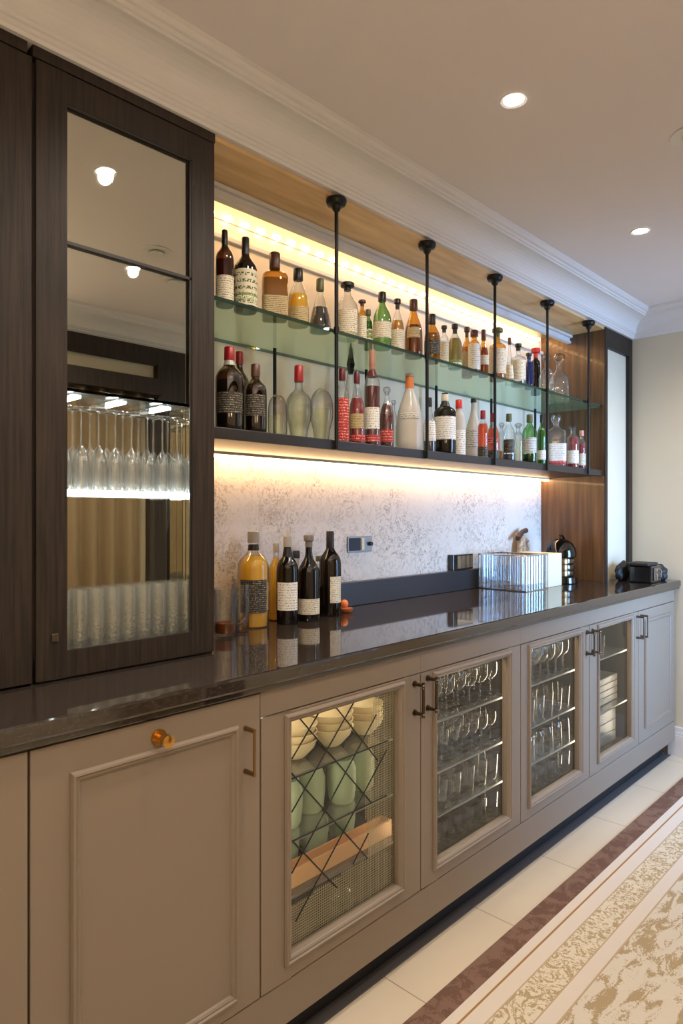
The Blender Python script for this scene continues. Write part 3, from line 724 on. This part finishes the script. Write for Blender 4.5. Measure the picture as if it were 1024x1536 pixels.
simple('glass_globe', [(.001, 0), (.015, .001), (.03, .012), (.034, .03), (.03, .048), (.015, .06), (.001, .062)], 1.29, 1.25, ZD0+.021, 'glass_ware', 'small clear glass globe on the cabinet floor behind the lattice', 'globe')
# far glazed cabinet boards
simple('serving_plate', [(.001, .0), (.09, .0), (.1, .006), (.1, .012), (.001, .012)], 2.90, 1.32, SHZ[0]-.08+.0, 'black_gloss', 'round black plate lying on the marbled board stack', 'plate') if False else None
for k in range(4):
    z = .401+.03*k
    tag(obj('marble_board', box(2.70, 3.16, 1.24, 1.52, z, z+.029), 'marbled', None, bevel=.004, loc=(2.93, 1.38, z)), 'marbled grey board, %s of the stack in the far glazed cabinet' % ('lowest', 'second from the bottom', 'third from the bottom', 'topmost')[k], 'board', 'marbled boards')
for k in range(3):
    z = ZD0+.0205+.05*k
    tag(obj('marble_box', box(2.72, 3.14, 1.24, 1.5, z, z+.049), 'marbled', None, bevel=.003, loc=(2.93, 1.38, z)), 'marbled brown box, %s of the pile on the floor of the far glazed cabinet' % ('lowest', 'middle one', 'topmost')[k], 'box', 'marbled boxes')
simple('serving_plate', [(.001, .0), (.08, .0), (.1, .008), (.1, .012), (.001, .008)], 2.90, 1.36, .401+.12+.0005, 'black_gloss', 'round black plate lying on top of the marbled boards', 'plate')

# ------------------------------------------------------------------ bottles
PROF = {  # fractions of radius and height; neck radius fraction separate
 'wine':   [(.92,0),(1,.015),(1,.60),(.96,.66),(.80,.71),(.50,.76),(.34,.80),(.31,.84),(.31,.97)],
 'tall':   [(.92,0),(1,.015),(1,.56),(.93,.61),(.62,.68),(.36,.74),(.30,.80),(.30,.96)],
 'square': [(.94,0),(1,.02),(1,.62),(.92,.67),(.55,.71),(.30,.74),(.28,.80),(.28,.92)],
 'round':  [(.85,0),(.97,.04),(1,.25),(1,.48),(.9,.60),(.62,.70),(.34,.78),(.28,.84),(.28,.93)],
 'taper':  [(.90,0),(1,.02),(1,.42),(.86,.55),(.55,.68),(.34,.78),(.30,.86),(.30,.95)],
 'cone':   [(.94,0),(1,.03),(.97,.18),(.72,.42),(.46,.60),(.30,.72),(.27,.80),(.27,.94)],
 'skull':  [(.62,0),(.66,.07),(.72,.16),(.95,.28),(1,.40),(.95,.52),(.70,.61),(.34,.66),(.28,.72),(.28,.93)],
 'orb':    [(.58,0),(.64,.08),(.74,.25),(.96,.42),(1,.58),(.94,.76),(.70,.90),(.25,.985),(.08,1.0)],
 'decanter':[(.80,0),(1,.05),(1,.30),(.9,.48),(.6,.58),(.28,.66),(.24,.74),(.30,.80),(.3,.83)],
 'slim':   [(.92,0),(1,.02),(1,.66),(.85,.72),(.5,.77),(.42,.80),(.42,.94)],
 'dome':   [(.92,0),(1,.03),(1,.60),(.94,.75),(.75,.88),(.40,.97),(.1,1.0)],
}
def rad_at(prof, z):
    for i in range(len(prof)-1):
        if prof[i][1] <= z <= prof[i+1][1]:
            f = (z-prof[i][1])/max(1e-6, prof[i+1][1]-prof[i][1]); return prof[i][0]+(prof[i+1][0]-prof[i][0])*f
    return prof[-1][0]
def bottle(label, px, top, wpx, zb, Y, shape, glass, liq=None, lvl=.6, cap='cap_black', capf=(.80, 1.0), capw=1.15, labs=(), group='bottles', sq=0.0, flat=1.0, name='bottle', kind='bottle', neckfoil=None):
    x = Xat(px, Y); D = Dep(x, Y); zt = H+(CY-top)/F*D; h = zt-zb; r = wpx/F*D/2
    P = [(a*r, b*h) for a, b in PROF[shape]]
    # smooth the profile a little
    Q = [P[0]]
    for i in range(1, len(P)-1):
        a, b, c = P[i-1], P[i], P[i+1]
        Q.append((b[0]*.75+a[0]*.25, b[1]*.75+a[1]*.25)); Q.append((b[0]*.75+c[0]*.25, b[1]*.75+c[1]*.25))
    Q.append(P[-1])
    t = thing(name, (x, Y, zb), label, kind, group)
    rot = math.atan2(-Y, -x)+PI/2+(0 if sq == 0 else .1)
    c = (x, Y, zb+.0006)
    obj('body', lathe(bmesh.new(), Q, c, 24, sq, flat, rot, capt=False), glass, t, True)
    if liq:
        R = [((q[0])*.93, q[1]) for q in Q if q[1] < lvl*h]
        R = [(R[0][0], h*.012)]+[q for q in R[1:] if q[1] > h*.012]+[(rad_at(Q, lvl*h)*.93, lvl*h)]
        obj('liquid', lathe(bmesh.new(), R, c, 20, sq, flat, rot), liq, t, True)
    if cap:
        nr = P[-1][0]; z0, z1 = capf[0]*h, capf[1]*h; cr = nr*capw
        if cap == 'spike':
            obj('stopper', lathe(bmesh.new(), [(nr, z0), (nr*2.0, z0+(z1-z0)*.3), (nr*1.5, z0+(z1-z0)*.45), (.0008, z1)], c, 5), 'black_gloss', t)
        elif cap == 'glassball':
            obj('stopper', lathe(bmesh.new(), [(nr*.9, z0), (nr*1.2, z0+(z1-z0)*.2), (nr*2.0, z0+(z1-z0)*.55), (nr*1.5, z0+(z1-z0)*.88), (.0008, z1)], c, 10), 'glass_ware', t, True)
        else:
            if capw > 1.5: pf = [(nr*1.1, z0), (nr*1.1, z0+(z1-z0)*.45), (cr, z0+(z1-z0)*.55), (cr, z1-.002), (cr*.9, z1)]
            else: pf = [(cr, z0), (cr*1.03, z0+.002), (cr, z1-.002), (cr*.88, z1)]
            obj('cap', lathe(bmesh.new(), pf, c, 16), cap, t, True)
    if neckfoil:
        m_, f0, f1 = neckfoil
        obj('neck_foil', lathe(bmesh.new(), [(rad_at(Q, f0*h)+.0008, f0*h), (rad_at(Q, f1*h)+.0008, f1*h)], c, 18, capb=False, capt=False), m_, t, True)
    for (mat, f0, f1, span) in labs:
        a = PI*1.5
        zs = [f0+(f1-f0)*k/6 for k in range(7)]
        pf = [((rad_at(Q, z*h)+.0007), z*h) for z in zs]
        obj('label', lathe(bmesh.new(), pf, c, 16, sq, flat, rot, a0=a-span/2, a1=a+span/2), mat, t, True)
    return t
UP = 'bottles on the glass shelf'; LO = 'bottles on the dark shelf'
U = lambda *a, **k: bottle(*a, group=UP, **k)
W = lambda *a, **k: bottle(*a, group=LO, **k)
zg = ZGL; yu = 1.462
U('brown bottle with cream label, first on the glass shelf beside the dark cupboard', 337, 346, 27, zg, yu, 'wine', 'glass_brown', 'liq_amber', .6, 'cap_black', (.74, 1), 1.1, [('lab_cream', .05, .38, 2.6)])
U('dark bottle with a green and white patterned label on the glass shelf', 368, 357, 35, zg, yu, 'tall', 'glass_dark', None, .6, 'cap_black', (.72, 1), 1.1, [('lab_patch', .06, .54, 2.8), ('lab_green', .10, .24, 2.85)])
U('square shouldered olive gold bottle with a tall dark stopper', 412, 380, 38, zg, yu, 'square', 'glass_amber', 'liq_olive', .6, 'cap_brown', (.76, 1), 1.5, [('lab_gold', .05, .33, 2.2)], sq=.7, flat=.8)
U('bright yellow liqueur bottle on the glass shelf left of the first rod', 447, 404, 32, zg, yu, 'taper', 'glass_clear', 'liq_yellow', .55, 'cap_black', (.80, 1), 1.5, [('lab_gold', .04, .30, 2.4)])
U('conical clear bottle half full of black liquid just left of the first rod', 480, 419, 33, zg, yu, 'cone', 'glass_clear', 'liq_dark', .46, 'cap_olive', (.78, 1), 1.3)
U('clear round shouldered bottle with a wide black stopper right of the first rod', 521, 425, 34, zg, yu, 'round', 'glass_clear', 'liq_clear', .5, 'cap_black', (.86, 1), 2.2, [('lab_cream', .1, .5, 2.0)])
U('slim bottle with brown cap and cream label beside a small green bottle', 543, 451, 13, zg, 1.455, 'slim', 'glass_amber', 'liq_amber', .3, 'cap_brown', (.88, 1), 2.1, [('lab_cream', .1, .62, 2.8)])
U('small green bottle squeezed between two cream labelled bottles', 552, 465, 13, zg, 1.50, 'slim', 'glass_green', 'liq_green', .7, 'cap_olive', (.86, 1), 1.5, [('lab_green', .2, .5, 2.4)])
U('greenish bottle with a pale label right of the small green one', 573, 439, 28, zg, yu, 'round', 'glass_green', 'liq_clear', .2, 'cap_black', (.84, 1), 1.5, [('lab_cream', .18, .46, 2.6)])
U('slender bottle with pale label and square cap, left of the red brown bottle', 596, 449, 20, zg, yu, 'taper', 'glass_clear', 'liq_gold', .6, 'cap_black', (.82, 1), 1.7, [('lab_cream', .06, .42, 2.7)])
U('red brown bottle with dark cap just left of the second rod', 620, 450, 27, zg, yu, 'taper', 'glass_amber', 'liq_wine', .55, 'cap_brown', (.82, 1), 1.5, [('lab_gold', .32, .5, 1.6)])
U('stubby bottle with a black label right of the second rod', 648, 472, 24, zg, yu, 'round', 'glass_amber', 'liq_olive', .6, 'cap_black', (.80, 1), 1.5, [('lab_black', .16, .44, 2.5)])
U('small bottle with an all cream label beside the black labelled one', 666, 489, 13, zg, yu, 'slim', 'glass_clear', 'liq_clear', .6, 'cap_black', (.84, 1), 1.6, [('lab_cream', .05, .6, 2.9)])
U('yellow green bottle on the glass shelf between the second and third rods', 682, 487, 22, zg, yu, 'round', 'glass_clear', 'liq_olive', .68, 'cap_black', (.80, 1), 1.6, [('lab_green', .02, .18, 2.9)])
U('amber bottle with gold label behind a pale labelled bottle', 700, 491, 16, zg, 1.52, 'tall', 'glass_amber', 'liq_gold', .6, 'cap_brown', (.80, 1), 1.7, [('lab_gold', .2, .5, 2.4)])
U('bottle with a tall white label left of the third rod', 711, 496, 18, zg, yu, 'slim', 'glass_amber', 'liq_amber', .6, 'cap_brown', (.86, 1), 1.5, [('lab_white', .1, .68, 2.8)])
U('orange amber bottle just left of the third rod', 725, 495, 15, zg, yu, 'taper', 'glass_amber', 'liq_amber', .62, 'cap_brown', (.78, 1), 1.5, [('lab_cream', .25, .45, 2.6)])
U('wide stoppered bottle with a cream label right of the third rod', 746, 493, 25, zg, yu, 'square', 'glass_amber', 'liq_gold', .6, 'cap_olive', (.84, 1), 2.3, [('lab_cream', .12, .6, 2.6)])
U('thin tall necked clear bottle behind the cream labelled ones', 764, 507, 13, zg, 1.47, 'cone', 'glass_clear', 'liq_clear', .5, 'cap_brown', (.86, 1), 1.4, [('lab_cream', .12, .42, 2.4)])
U('clear bottle with a cream apothecary label and black cap', 777, 516, 22, zg, yu, 'square', 'glass_clear', 'liq_dark', .1, 'cap_black', (.84, 1), 1.6, [('lab_cream', .14, .6, 2.7)])
U('dark blue bottle on the glass shelf', 793, 530, 13, zg, yu, 'slim', 'glass_blue', 'liq_blue', .75, 'cap_navy', (.85, 1), 1.6)
U('dark bottle with a bright red round cap', 803, 523, 14, zg, 1.51, 'slim', 'glass_dark', 'liq_navy', .7, 'cap_redbright', (.80, 1), 2.3)
dec = dict(cap='glassball', capf=(.80, 1.0))
U('cut crystal decanter left of the fourth rod', 819, 532, 22, zg, 1.445, 'decanter', 'glass_rib', 'liq_clear', .2, name='decanter', kind='decanter', sq=.5, **dec)
U('cut crystal decanter right of the fourth rod', 838, 530, 30, zg, 1.55, 'decanter', 'glass_rib', 'liq_clear', .2, name='decanter', kind='decanter', sq=.5, **dec)
zl = ZSH; yl = 1.47
W('large dark brown bottle with red cap, first on the dark shelf', 344, 521, 42, zl, yl, 'wine', 'glass_brown', 'liq_dark', .6, 'cap_red', (.84, 1), 1.2, [('lab_black', .2, .45, 2.2)], neckfoil=('cap_silver', .78, .84))
W('brown bottle with red cap standing behind the first large one', 359, 528, 30, zl, 1.60, 'wine', 'glass_brown', 'liq_dark', .6, 'cap_red', (.86, 1), 1.2)
W('dark bottle with brown wax cap on the dark shelf', 383, 547, 34, zl, yl, 'wine', 'glass_brown', 'liq_dark', .62, 'cap_brown', (.82, 1), 1.25, [('lab_black', .25, .55, 2.0)])
W('clear domed bottle without a cap beside the skull shaped bottles', 416, 591, 29, zl, yl, 'dome', 'glass_ware', 'liq_clear', .5, None)
W('clear bulbous bottle with a red capped neck', 448, 549, 40, zl, yl, 'skull', 'glass_ware', 'liq_clear', .6, 'cap_red', (.78, 1), 1.2, [])
W('clear bulbous bottle just left of the first rod', 482, 582, 36, zl, yl, 'orb', 'glass_ware', 'liq_clear', .6, None)
W('red patterned bottle just right of the first rod', 513, 553, 20, zl, yl, 'slim', 'glass_clear', 'liq_red', .3, 'cap_wine', (.84, 1), 1.2, [('lab_red', .04, .6, 2.8)])
W('clear bottle with a pointed black stopper behind the red ones', 526, 513, 22, zl, 1.60, 'taper', 'glass_ware', 'liq_clear', .4, 'spike', (.70, 1), 1.2)
W('dark red bottle with round label left of the tall pink necked one', 535, 558, 25, zl, yl, 'taper', 'glass_clear', 'liq_red', .64, 'cap_wine', (.84, 1), 1.2, [('lab_gold', .22, .42, 1.8), ('lab_red', .05, .14, 2.8)])
W('tall red bottle with a pink neck wrap and white label', 558, 525, 24, zl, yl, 'wine', 'glass_clear', 'liq_wine', .62, 'cap_pink', (.80, 1), 1.25, [('lab_white', .18, .40, 2.2), ('lab_red', .05, .12, 2.8)], neckfoil=('cap_wine', .72, .79))
W('dark red stoppered bottle left of the white bottle', 580, 580, 22, zl, yl, 'round', 'glass_clear', 'liq_wine', .72, 'glassball', (.86, 1), 1.2, [('lab_red', .1, .3, 2.0)])
W('clear slim bottle between the dark red bottle and the white bottle', 590, 600, 10, zl, 1.53, 'slim', 'glass_ware', 'liq_clear', .5, 'glassball', (.9, 1), 1.2)
W('big frosted white bottle with an orange capped neck', 614, 560, 38, zl, yl, 'taper', 'glass_frost', None, .5, 'cap_silver', (.955, 1), 1.1, [('lab_ghost', .40, .48, 1.6)], neckfoil=('cap_orange', .80, .95))
W('small pale bottle with black cap right of the second rod', 644, 597, 19, zl, yl, 'taper', 'glass_clear', 'liq_navy', .25, 'cap_black', (.84, 1), 1.3, [('lab_white', .22, .58, 2.7)])
W('bottle with black top and white wraparound label', 667, 582, 33, zl, yl, 'square', 'glass_dark', None, .6, 'cap_cream', (.80, .90), 1.2, [('lab_white', .22, .56, 2.8)], neckfoil=('cap_black', .72, .8))
W('white labelled bottle with red cap, tall and narrow', 688, 600, 20, zl, 1.45, 'slim', 'glass_frost', 'liq_clear', .5, 'cap_redbright', (.84, 1), 1.2, [('lab_white', .02, .45, 2.8)])
W('frosted cream bottle with a thin dark cap left of the orange ones', 710, 598, 24, zl, 1.515, 'taper', 'glass_frost', None, .5, 'cap_black', (.93, 1), 1.2, [('lab_ghost', .2, .5, 2.4)])
W('orange bottle left of the third rod', 724, 616, 15, zl, 1.45, 'slim', 'glass_clear', 'liq_orange', .72, 'cap_red', (.82, 1), 1.2, [('lab_black', .02, .24, 2.9)])
W('deep orange bottle with red lettering beside the third rod', 739, 620, 20, zl, 1.49, 'round', 'glass_clear', 'liq_orange', .68, 'cap_red', (.82, 1), 1.2, [('lab_red', .36, .5, 1.4), ('lab_black', .02, .22, 2.9)])
W('pale yellow bottle behind the black and white labelled one', 752, 634, 16, zl, 1.54, 'round', 'glass_clear', 'liq_gold', .3, 'glassball', (.86, 1), 1.2)
W('clear bottle with a black and white emblem label', 763, 621, 20, zl, yl, 'round', 'glass_clear', 'liq_navy', .16, 'cap_olive', (.84, 1), 1.5, [('lab_black', .18, .46, 1.8)])
W('clear pale bottle left of the green necked bottle', 777, 635, 14, zl, 1.475, 'slim', 'glass_ware', 'liq_clear', .6, 'glassball', (.88, 1), 1.2)
W('green bottle with a white label and dark base', 794, 622, 22, zl, yl, 'wine', 'glass_green', 'liq_dark', .2, 'cap_olive', (.84, 1), 1.3, [('lab_ghost', .22, .52, 2.2)])
W('slim emerald bottle in front of the fourth rod', 812, 622, 13, zl, 1.485, 'wine', 'glass_green', 'liq_green', .7, 'cap_black', (.84, 1), 1.2, [('lab_white', .12, .3, 2.6)])
W('square clear bottle with a white and red label and glass stopper', 834, 620, 27, zl, 1.46, 'square', 'glass_clear', 'liq_pink', .1, 'glassball', (.76, 1), 1.2, [('lab_white', .1, .42, 2.4), ('lab_red', .05, .1, 2.4)], sq=.7)
W('red and clear bottle second from the wood end panel', 859, 637, 17, zl, 1.44, 'slim', 'glass_clear', 'liq_red', .7, 'glassball', (.86, 1), 1.2, [('lab_white', .1, .4, 2.4)])
W('small red bottle nearest the wood end panel', 872, 646, 12, zl, 1.455, 'slim', 'glass_clear', 'liq_red', .66, 'cap_pink', (.86, 1), 1.3, [('lab_cream', .1, .4, 2.4)])

# ------------------------------------------------------------------ on the worktop, left
zc = .9202
K = lambda *a, **k: bottle(*a, group='bottles on the worktop', **k)
K('large yellow liqueur bottle with a dark label on the worktop', 380, 797, 47, zc, 1.625, 'wine', 'glass_clear', 'liq_yellow', .74, 'cap_silver', (.88, 1), 1.2, [('lab_black', .16, .5, 1.9)], neckfoil=('cap_black', .80, .86))
K('smaller yellow bottle half hidden behind the white labelled wine bottle', 414, 815, 25, zc, 1.675, 'wine', 'glass_clear', 'liq_yellow', .82, 'cap_silver', (.88, 1), 1.2)
K('dark wine bottle with a square white label on the worktop', 431, 805, 33, zc, 1.596, 'wine', 'glass_dark', None, .6, 'cap_silver', (.88, 1), 1.2, [('lab_white', .16, .48, 2.2)], neckfoil=('cap_black', .77, .87))
K('dark bottle with a low cream label and a broad grey cap', 463, 803, 33, zc, 1.592, 'tall', 'glass_dark', None, .6, 'cap_grey', (.86, 1), 1.55, [('lab_cream', .08, .26, 2.6)])
K('dark bottle with a narrow cream label and slim black cap, right of the group', 495, 797, 33, zc, 1.615, 'wine', 'glass_dark', None, .6, 'cap_black', (.80, 1), 1.15, [])
# its label sits on the right-hand side
K('clear bottle with navy cap standing behind the dark wine bottles', 444, 826, 18, zc, 1.71, 'slim', 'glass_clear', 'liq_clear', .5, 'cap_navy', (.88, 1), 1.5)
K('clear bottle with olive cap behind the two rightmost dark bottles', 479, 834, 18, zc, 1.70, 'slim', 'glass_clear', 'liq_clear', .5, 'cap_olive', (.9, 1), 1.5)
last = [o for o in COL.objects if o.name.startswith('bottle') and o.get('label', '').startswith('dark bottle with a narrow cream')][0]
x, y, z = last.location; D = Dep(x, y); h = H+(CY-797)/F*D-zc; r = 33/F*D/2
a = math.atan2(-y, -x)+.62
obj('label', lathe(bmesh.new(), [(r+.0008, h*.16+.0006), (r+.0008, h*.47)], (x, y, z), 12, a0=a-.62, a1=a+.62), 'lab_cream', last, True)

t = thing('glass_jug', (Xat(343, 1.56), 1.56, zc), 'clear glass jug with a curved handle and amber drink beside the dark cupboard', 'jug')
x = Xat(343, 1.56)-.012; y = 1.56
obj('body', lathe(bmesh.new(), [(.001, .001), (.030, .001), (.033, .006), (.034, .05), (.036, .10), (.0385, .135), (.036, .135), (.033, .10), (.031, .01), (.001, .008)], (x, y, zc), 28), 'glass_ware', t, True)
obj('drink', lathe(bmesh.new(), [(.029, .011), (.030, .038)], (x, y, zc), 24), 'liq_amber', t, True)
obj('handle', tube(bmesh.new(), [(x+.030, y-.01, zc+.115), (x+.050, y-.016, zc+.118), (x+.064, y-.02, zc+.10), (x+.064, y-.02, zc+.06), (x+.050, y-.016, zc+.035), (x+.031, y-.01, zc+.03)], .005, 10), 'glass_ware', t, True)
x = Xat(361, 1.545) ; y = 1.545
t = thing('drinking_glass', (x+.03, y+.04, zc), 'straight clear drinking glass between the jug and the large yellow bottle', 'glass'); x += .03; y += .04
obj('body', lathe(bmesh.new(), [(.001, .001), (.024, .001), (.0255, .005), (.027, .14), (.0255, .14), (.023, .01), (.001, .01)], (x, y, zc), 28), 'glass_ware', t, True)
obj('olive_pick', tube(bmesh.new(), [(x-.03, y-.03, zc+.095), (x+.005, y-.01, zc+.145)], .0015, 6), 'steel', t) if False else None
b = bmesh.new(); bmesh.ops.create_icosphere(b, subdivisions=3, radius=.015); p_ = (Xat(516, 1.62), 1.62, zc+.015+.0165); bmesh.ops.translate(b, verts=b.verts, vec=p_)
t = thing('amber_dish', (p_[0]+.008, 1.62, zc), 'small amber glazed dish right of the wine bottles', 'dish')
obj('body', lathe(bmesh.new(), [(.001, .001), (.016, .001), (.026, .010), (.028, .016), (.022, .015), (.001, .008)], (p_[0]+.008, 1.62, zc), 20), 'amber_glaze', t, True)
tag(obj('citrus_fruit', b, 'orange_peel', None, True, loc=p_), 'small orange citrus fruit lying in the amber dish', 'fruit')

# double socket on the splashback
x0, x1 = Xat(520, YB), Xat(556, YB); zz1 = Zat(805, x0, YB); zz0 = Zat(829, x0, YB)
t = thing('wall_socket', ((x0+x1)/2, YB, (zz0+zz1)/2), 'brushed metal socket plate on the marble splashback', 'socket')
obj('plate', box(x0, x1, YB-.006, YB-.0006, zz0, zz1), 'steel', t, bevel=.001)
xm = x0+(x1-x0)*.52
obj('socket_insert', box(x0+.006, xm-.002, YB-.0075, YB-.006, zz0+.006, zz1-.006), 'black_matte', t)
obj('switch', box(xm+.003, xm+.018, YB-.010, YB-.006, zz0+.008, zz1-.008), 'cream_card', t, bevel=.001)
obj('dimmer_knob', tube(bmesh.new(), [(x1-.014, YB-.018, (zz0+zz1)/2), (x1-.014, YB-.006, (zz0+zz1)/2)], .008, 16), 'black_gloss', t, True)

# ------------------------------------------------------------------ on the worktop, right
t = thing('ribbed_glass_box', (2.8, 1.58, zc), 'open box of ribbed clear glass on the worktop in front of the marble', 'box')
x0, x1, y0, y1, z1 = 2.70, 2.895, 1.462, 1.70, 1.083
b = bmesh.new()
n = 8
for k in range(n+1):
    x = x0+(x1-x0)*k/n; lathe(b, [(.0108, .004), (.0108, z1-zc-.006)], (x, y0+.004, zc), 8)
    lathe(b, [(.0108, .004), (.0108, z1-zc-.006)], (x, y1-.004, zc), 8)
n = 10
for k in range(1, n):
    y = y0+(y1-y0)*k/n; lathe(b, [(.0108, .004), (.0108, z1-zc-.006)], (x0, y, zc), 8); lathe(b, [(.0108, .004), (.0108, z1-zc-.006)], (x1, y, zc), 8)
obj('ribs', b, 'glass_rib', t, True)
b = bmesh.new(); ringframe_y = [(x0-.008, x1+.008, y0-.004, y0+.010), (x0-.008, x1+.008, y1-.010, y1+.004), (x0-.008, x0+.006, y0+.010, y1-.010), (x1-.006, x1+.008, y0+.010, y1-.010)]
for (a0, a1, c0, c1) in ringframe_y: bx(b, a0, a1, c0, c1, z1-.006, z1)
obj('rim', b, 'chrome', t, bevel=.001)
b = bmesh.new()
for (a0, a1, c0, c1) in ringframe_y: bx(b, a0, a1, c0, c1, zc, zc+.004)
obj('foot_rim', b, 'chrome', t)
pl_ = obj('cream_box', box(2.91, 3.075, 1.475, 1.66, zc, 1.078), 'cream_card', None, bevel=.002, loc=(3.0, 1.57, zc)); tag(pl_, 'plain cream box beside the ribbed glass box', 'box')
t = thing('mirrored_caddy', (2.56, 1.723, 1.0102), 'small black and mirrored caddy sitting on the upstand left of the ribbed glass box', 'caddy')
obj('body', box(2.50, 2.66, 1.7105, 1.7385, 1.014, 1.083), 'black_gloss', t, bevel=.002)
obj('mirror_face', box(2.53, 2.655, 1.7085, 1.7104, 1.02, 1.077), 'chrome', t)
obj('foot', box(2.505, 2.515, 1.713, 1.736, 1.0102, 1.014), 'brass_dull', t)
# driftwood handled flagon
x = Xat(812, 1.64); y = 1.70
x = 3.09
t = thing('driftwood_ornament', (x, y, zc), 'twisted pale driftwood ornament with a dark bark crosspiece behind the cream box', 'ornament')
b = bmesh.new()
tube(b, [(x-.02, y, zc), (x-.028, y, zc+.10), (x-.012, y, zc+.18), (x+.008, y, zc+.235)], [.026, .016, .013, .012], 12)
tube(b, [(x+.02, y+.01, zc), (x+.012, y+.005, zc+.09), (x+.018, y, zc+.17), (x+.012, y, zc+.24)], [.022, .017, .018, .012], 12)
tube(b, [(x+.015, y, zc+.15), (x+.05, y, zc+.17), (x+.055, y, zc+.205), (x+.02, y, zc+.225)], [.014, .016, .014, .01], 12)
obj('stem', b, 'driftwood', t, True)
obj('crosspiece', tube(bmesh.new(), [(x-.055, y-.01, zc+.222), (x-.02, y, zc+.236), (x+.01, y, zc+.255), (x+.05, y, zc+.262)], [.012, .014, .012, .013], 10), 'dark_bark', t, True)
# domed dispenser
x, y = 3.19, 1.535
t = thing('domed_dispenser', (x, y, zc), 'dark brown domed jar with glass rings on a black base, near the wood end panel', 'jar')
obj('base', lathe(bmesh.new(), [(.078, 0), (.082, .004), (.080, .03), (.070, .036)], (x, y, zc), 32), 'black_gloss', t, True)
b = bmesh.new()
for k in range(3): lathe(b, [(.060, .037+.03*k), (.068, .040+.03*k), (.070, .051+.03*k), (.068, .062+.03*k), (.060, .066+.03*k)], (x, y, zc), 28)
obj('glass_rings', b, 'glass_ware', t, True)
obj('inner_core', lathe(bmesh.new(), [(.045, .037), (.045, .126)], (x, y, zc), 24), 'brass_dull', t, True)
obj('dome', lathe(bmesh.new(), [(.066, .128), (.074, .132), (.075, .15), (.070, .175), (.056, .200), (.035, .215), (.012, .222), (.001, .223)], (x, y, zc), 36), 'glass_dark', t, True)
b = tube(bmesh.new(), [(x-.012, y, zc+.219), (x-.008, y, zc+.238), (x+.014, y, zc+.238), (x+.035, y, zc+.222), (x+.058, y, zc+.20)], .006, 10)
obj('grip', b, 'black_gloss', t, True)
# black machine and dark pouches by the far wall
t = thing('card_machine', (3.52, 1.235, zc), 'black tabletop machine with a chrome front plate near the far wall', 'machine')
b = box(3.46, 3.60, 1.19, 1.30, zc, zc+.085); obj('housing', b, 'black_gloss', t, bevel=.006)
obj('lid', box(3.44, 3.585, 1.20, 1.31, zc+.0855, zc+.1), 'black_matte', t, bevel=.004)
b = box(3.485, 3.54, 1.184, 1.1895, zc+.012, zc+.075); obj('front_plate', b, 'steel', t, bevel=.001)
b = tube(bmesh.new(), [(3.548, 1.188, zc+.02), (3.552, 1.176, zc+.03), (3.552, 1.176, zc+.06), (3.548, 1.188, zc+.07)], .004, 8); obj('latch', b, 'chrome', t, True)
for k in range(3):
    obj('button', tube(bmesh.new(), [(3.512, 1.180, zc+.024+.018*k), (3.512, 1.184, zc+.024+.018*k)], .006, 12), 'chrome', t, True)
def pouch(x, y, sx, sy, sz, mat, label, sd):
    b = bmesh.new(); bmesh.ops.create_icosphere(b, subdivisions=4, radius=1)
    for v in b.verts:
        n = v.co.copy(); f = 1+.07*math.sin(n.x*6+sd)+.06*math.sin(n.z*7+n.y*6+sd*2)+.03*math.sin(n.x*17+n.z*13)
        zz = (n.z*f+.8)*.55
        v.co = Vector((x+n.x*sx*f, y+n.y*sy*f, zc+max(0, zz)*sz))
    tag(obj('pouch', b, mat, None, True, loc=(x, y, zc)), label, 'pouch')
pouch(3.515, 1.352, .07, .028, .10, 'black_matte', 'slumped black pouch left of the black machine', 1.0)
pouch(3.675, 1.235, .055, .05, .085, 'black_matte', 'dark draped pouch right of the black machine at the wall', 2.2)

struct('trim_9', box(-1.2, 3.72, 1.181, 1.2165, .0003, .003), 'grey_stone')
# ------------------------------------------------------------------ rug
t = thing('runner_rug', (1.4, .3, 0), 'long cream and gold patterned runner rug with a brown outer border', 'rug')
def strip(name, y0, y1, z, mat): obj(name, box(-1.2, 3.72, y0, y1, .0004, z), mat, t)
strip('brown_border', .968, 1.036, .006, 'rug_brown')
strip('cream_edge', .940, .9678, .006, 'rug_cream'); strip('gold_line', .934, .9398, .006, 'rug_gold'); strip('cream_stripe', .891, .9338, .006, 'rug_cream')
strip('thin_line', .887, .8908, .006, 'rug_line'); strip('scroll_band', .806, .8868, .006, 'rug_band'); strip('inner_line', .802, .8058, .006, 'rug_line')
strip('inner_cream_stripe', .762, .8018, .006, 'rug_cream'); strip('field_line', .757, .7618, .006, 'rug_line'); strip('field', -.4, .7568, .006, 'rug_field')

# ------------------------------------------------------------------ world, camera, view
w = bpy.data.worlds.new('world'); S.world = w; w.use_nodes = True
w.node_tree.nodes['Background'].inputs[0].default_value = (.5, .68, 1, 1); w.node_tree.nodes['Background'].inputs[1].default_value = .5
cd = bpy.data.cameras.new('camera'); cam = bpy.data.objects.new('camera', cd); COL.objects.link(cam)
cam.location = (0, 0, H); cam.rotation_euler = (PI/2, 0, math.atan2(SA, CA)-PI/2)
cd.sensor_fit = 'HORIZONTAL'; cd.sensor_width = 36; cd.lens = F/1024*36; cd.shift_y = 2/1024; cd.clip_start = .02
S.camera = cam
S.view_settings.view_transform = 'Standard'; S.view_settings.look = 'None'; S.view_settings.gamma = 1; S.view_settings.use_curve_mapping = False
S.view_settings.exposure = 0.22
try:
    S.cycles.transparent_max_bounces = 40; S.cycles.max_bounces = 12; S.cycles.glossy_bounces = 12; S.cycles.diffuse_bounces = 5
except Exception: pass
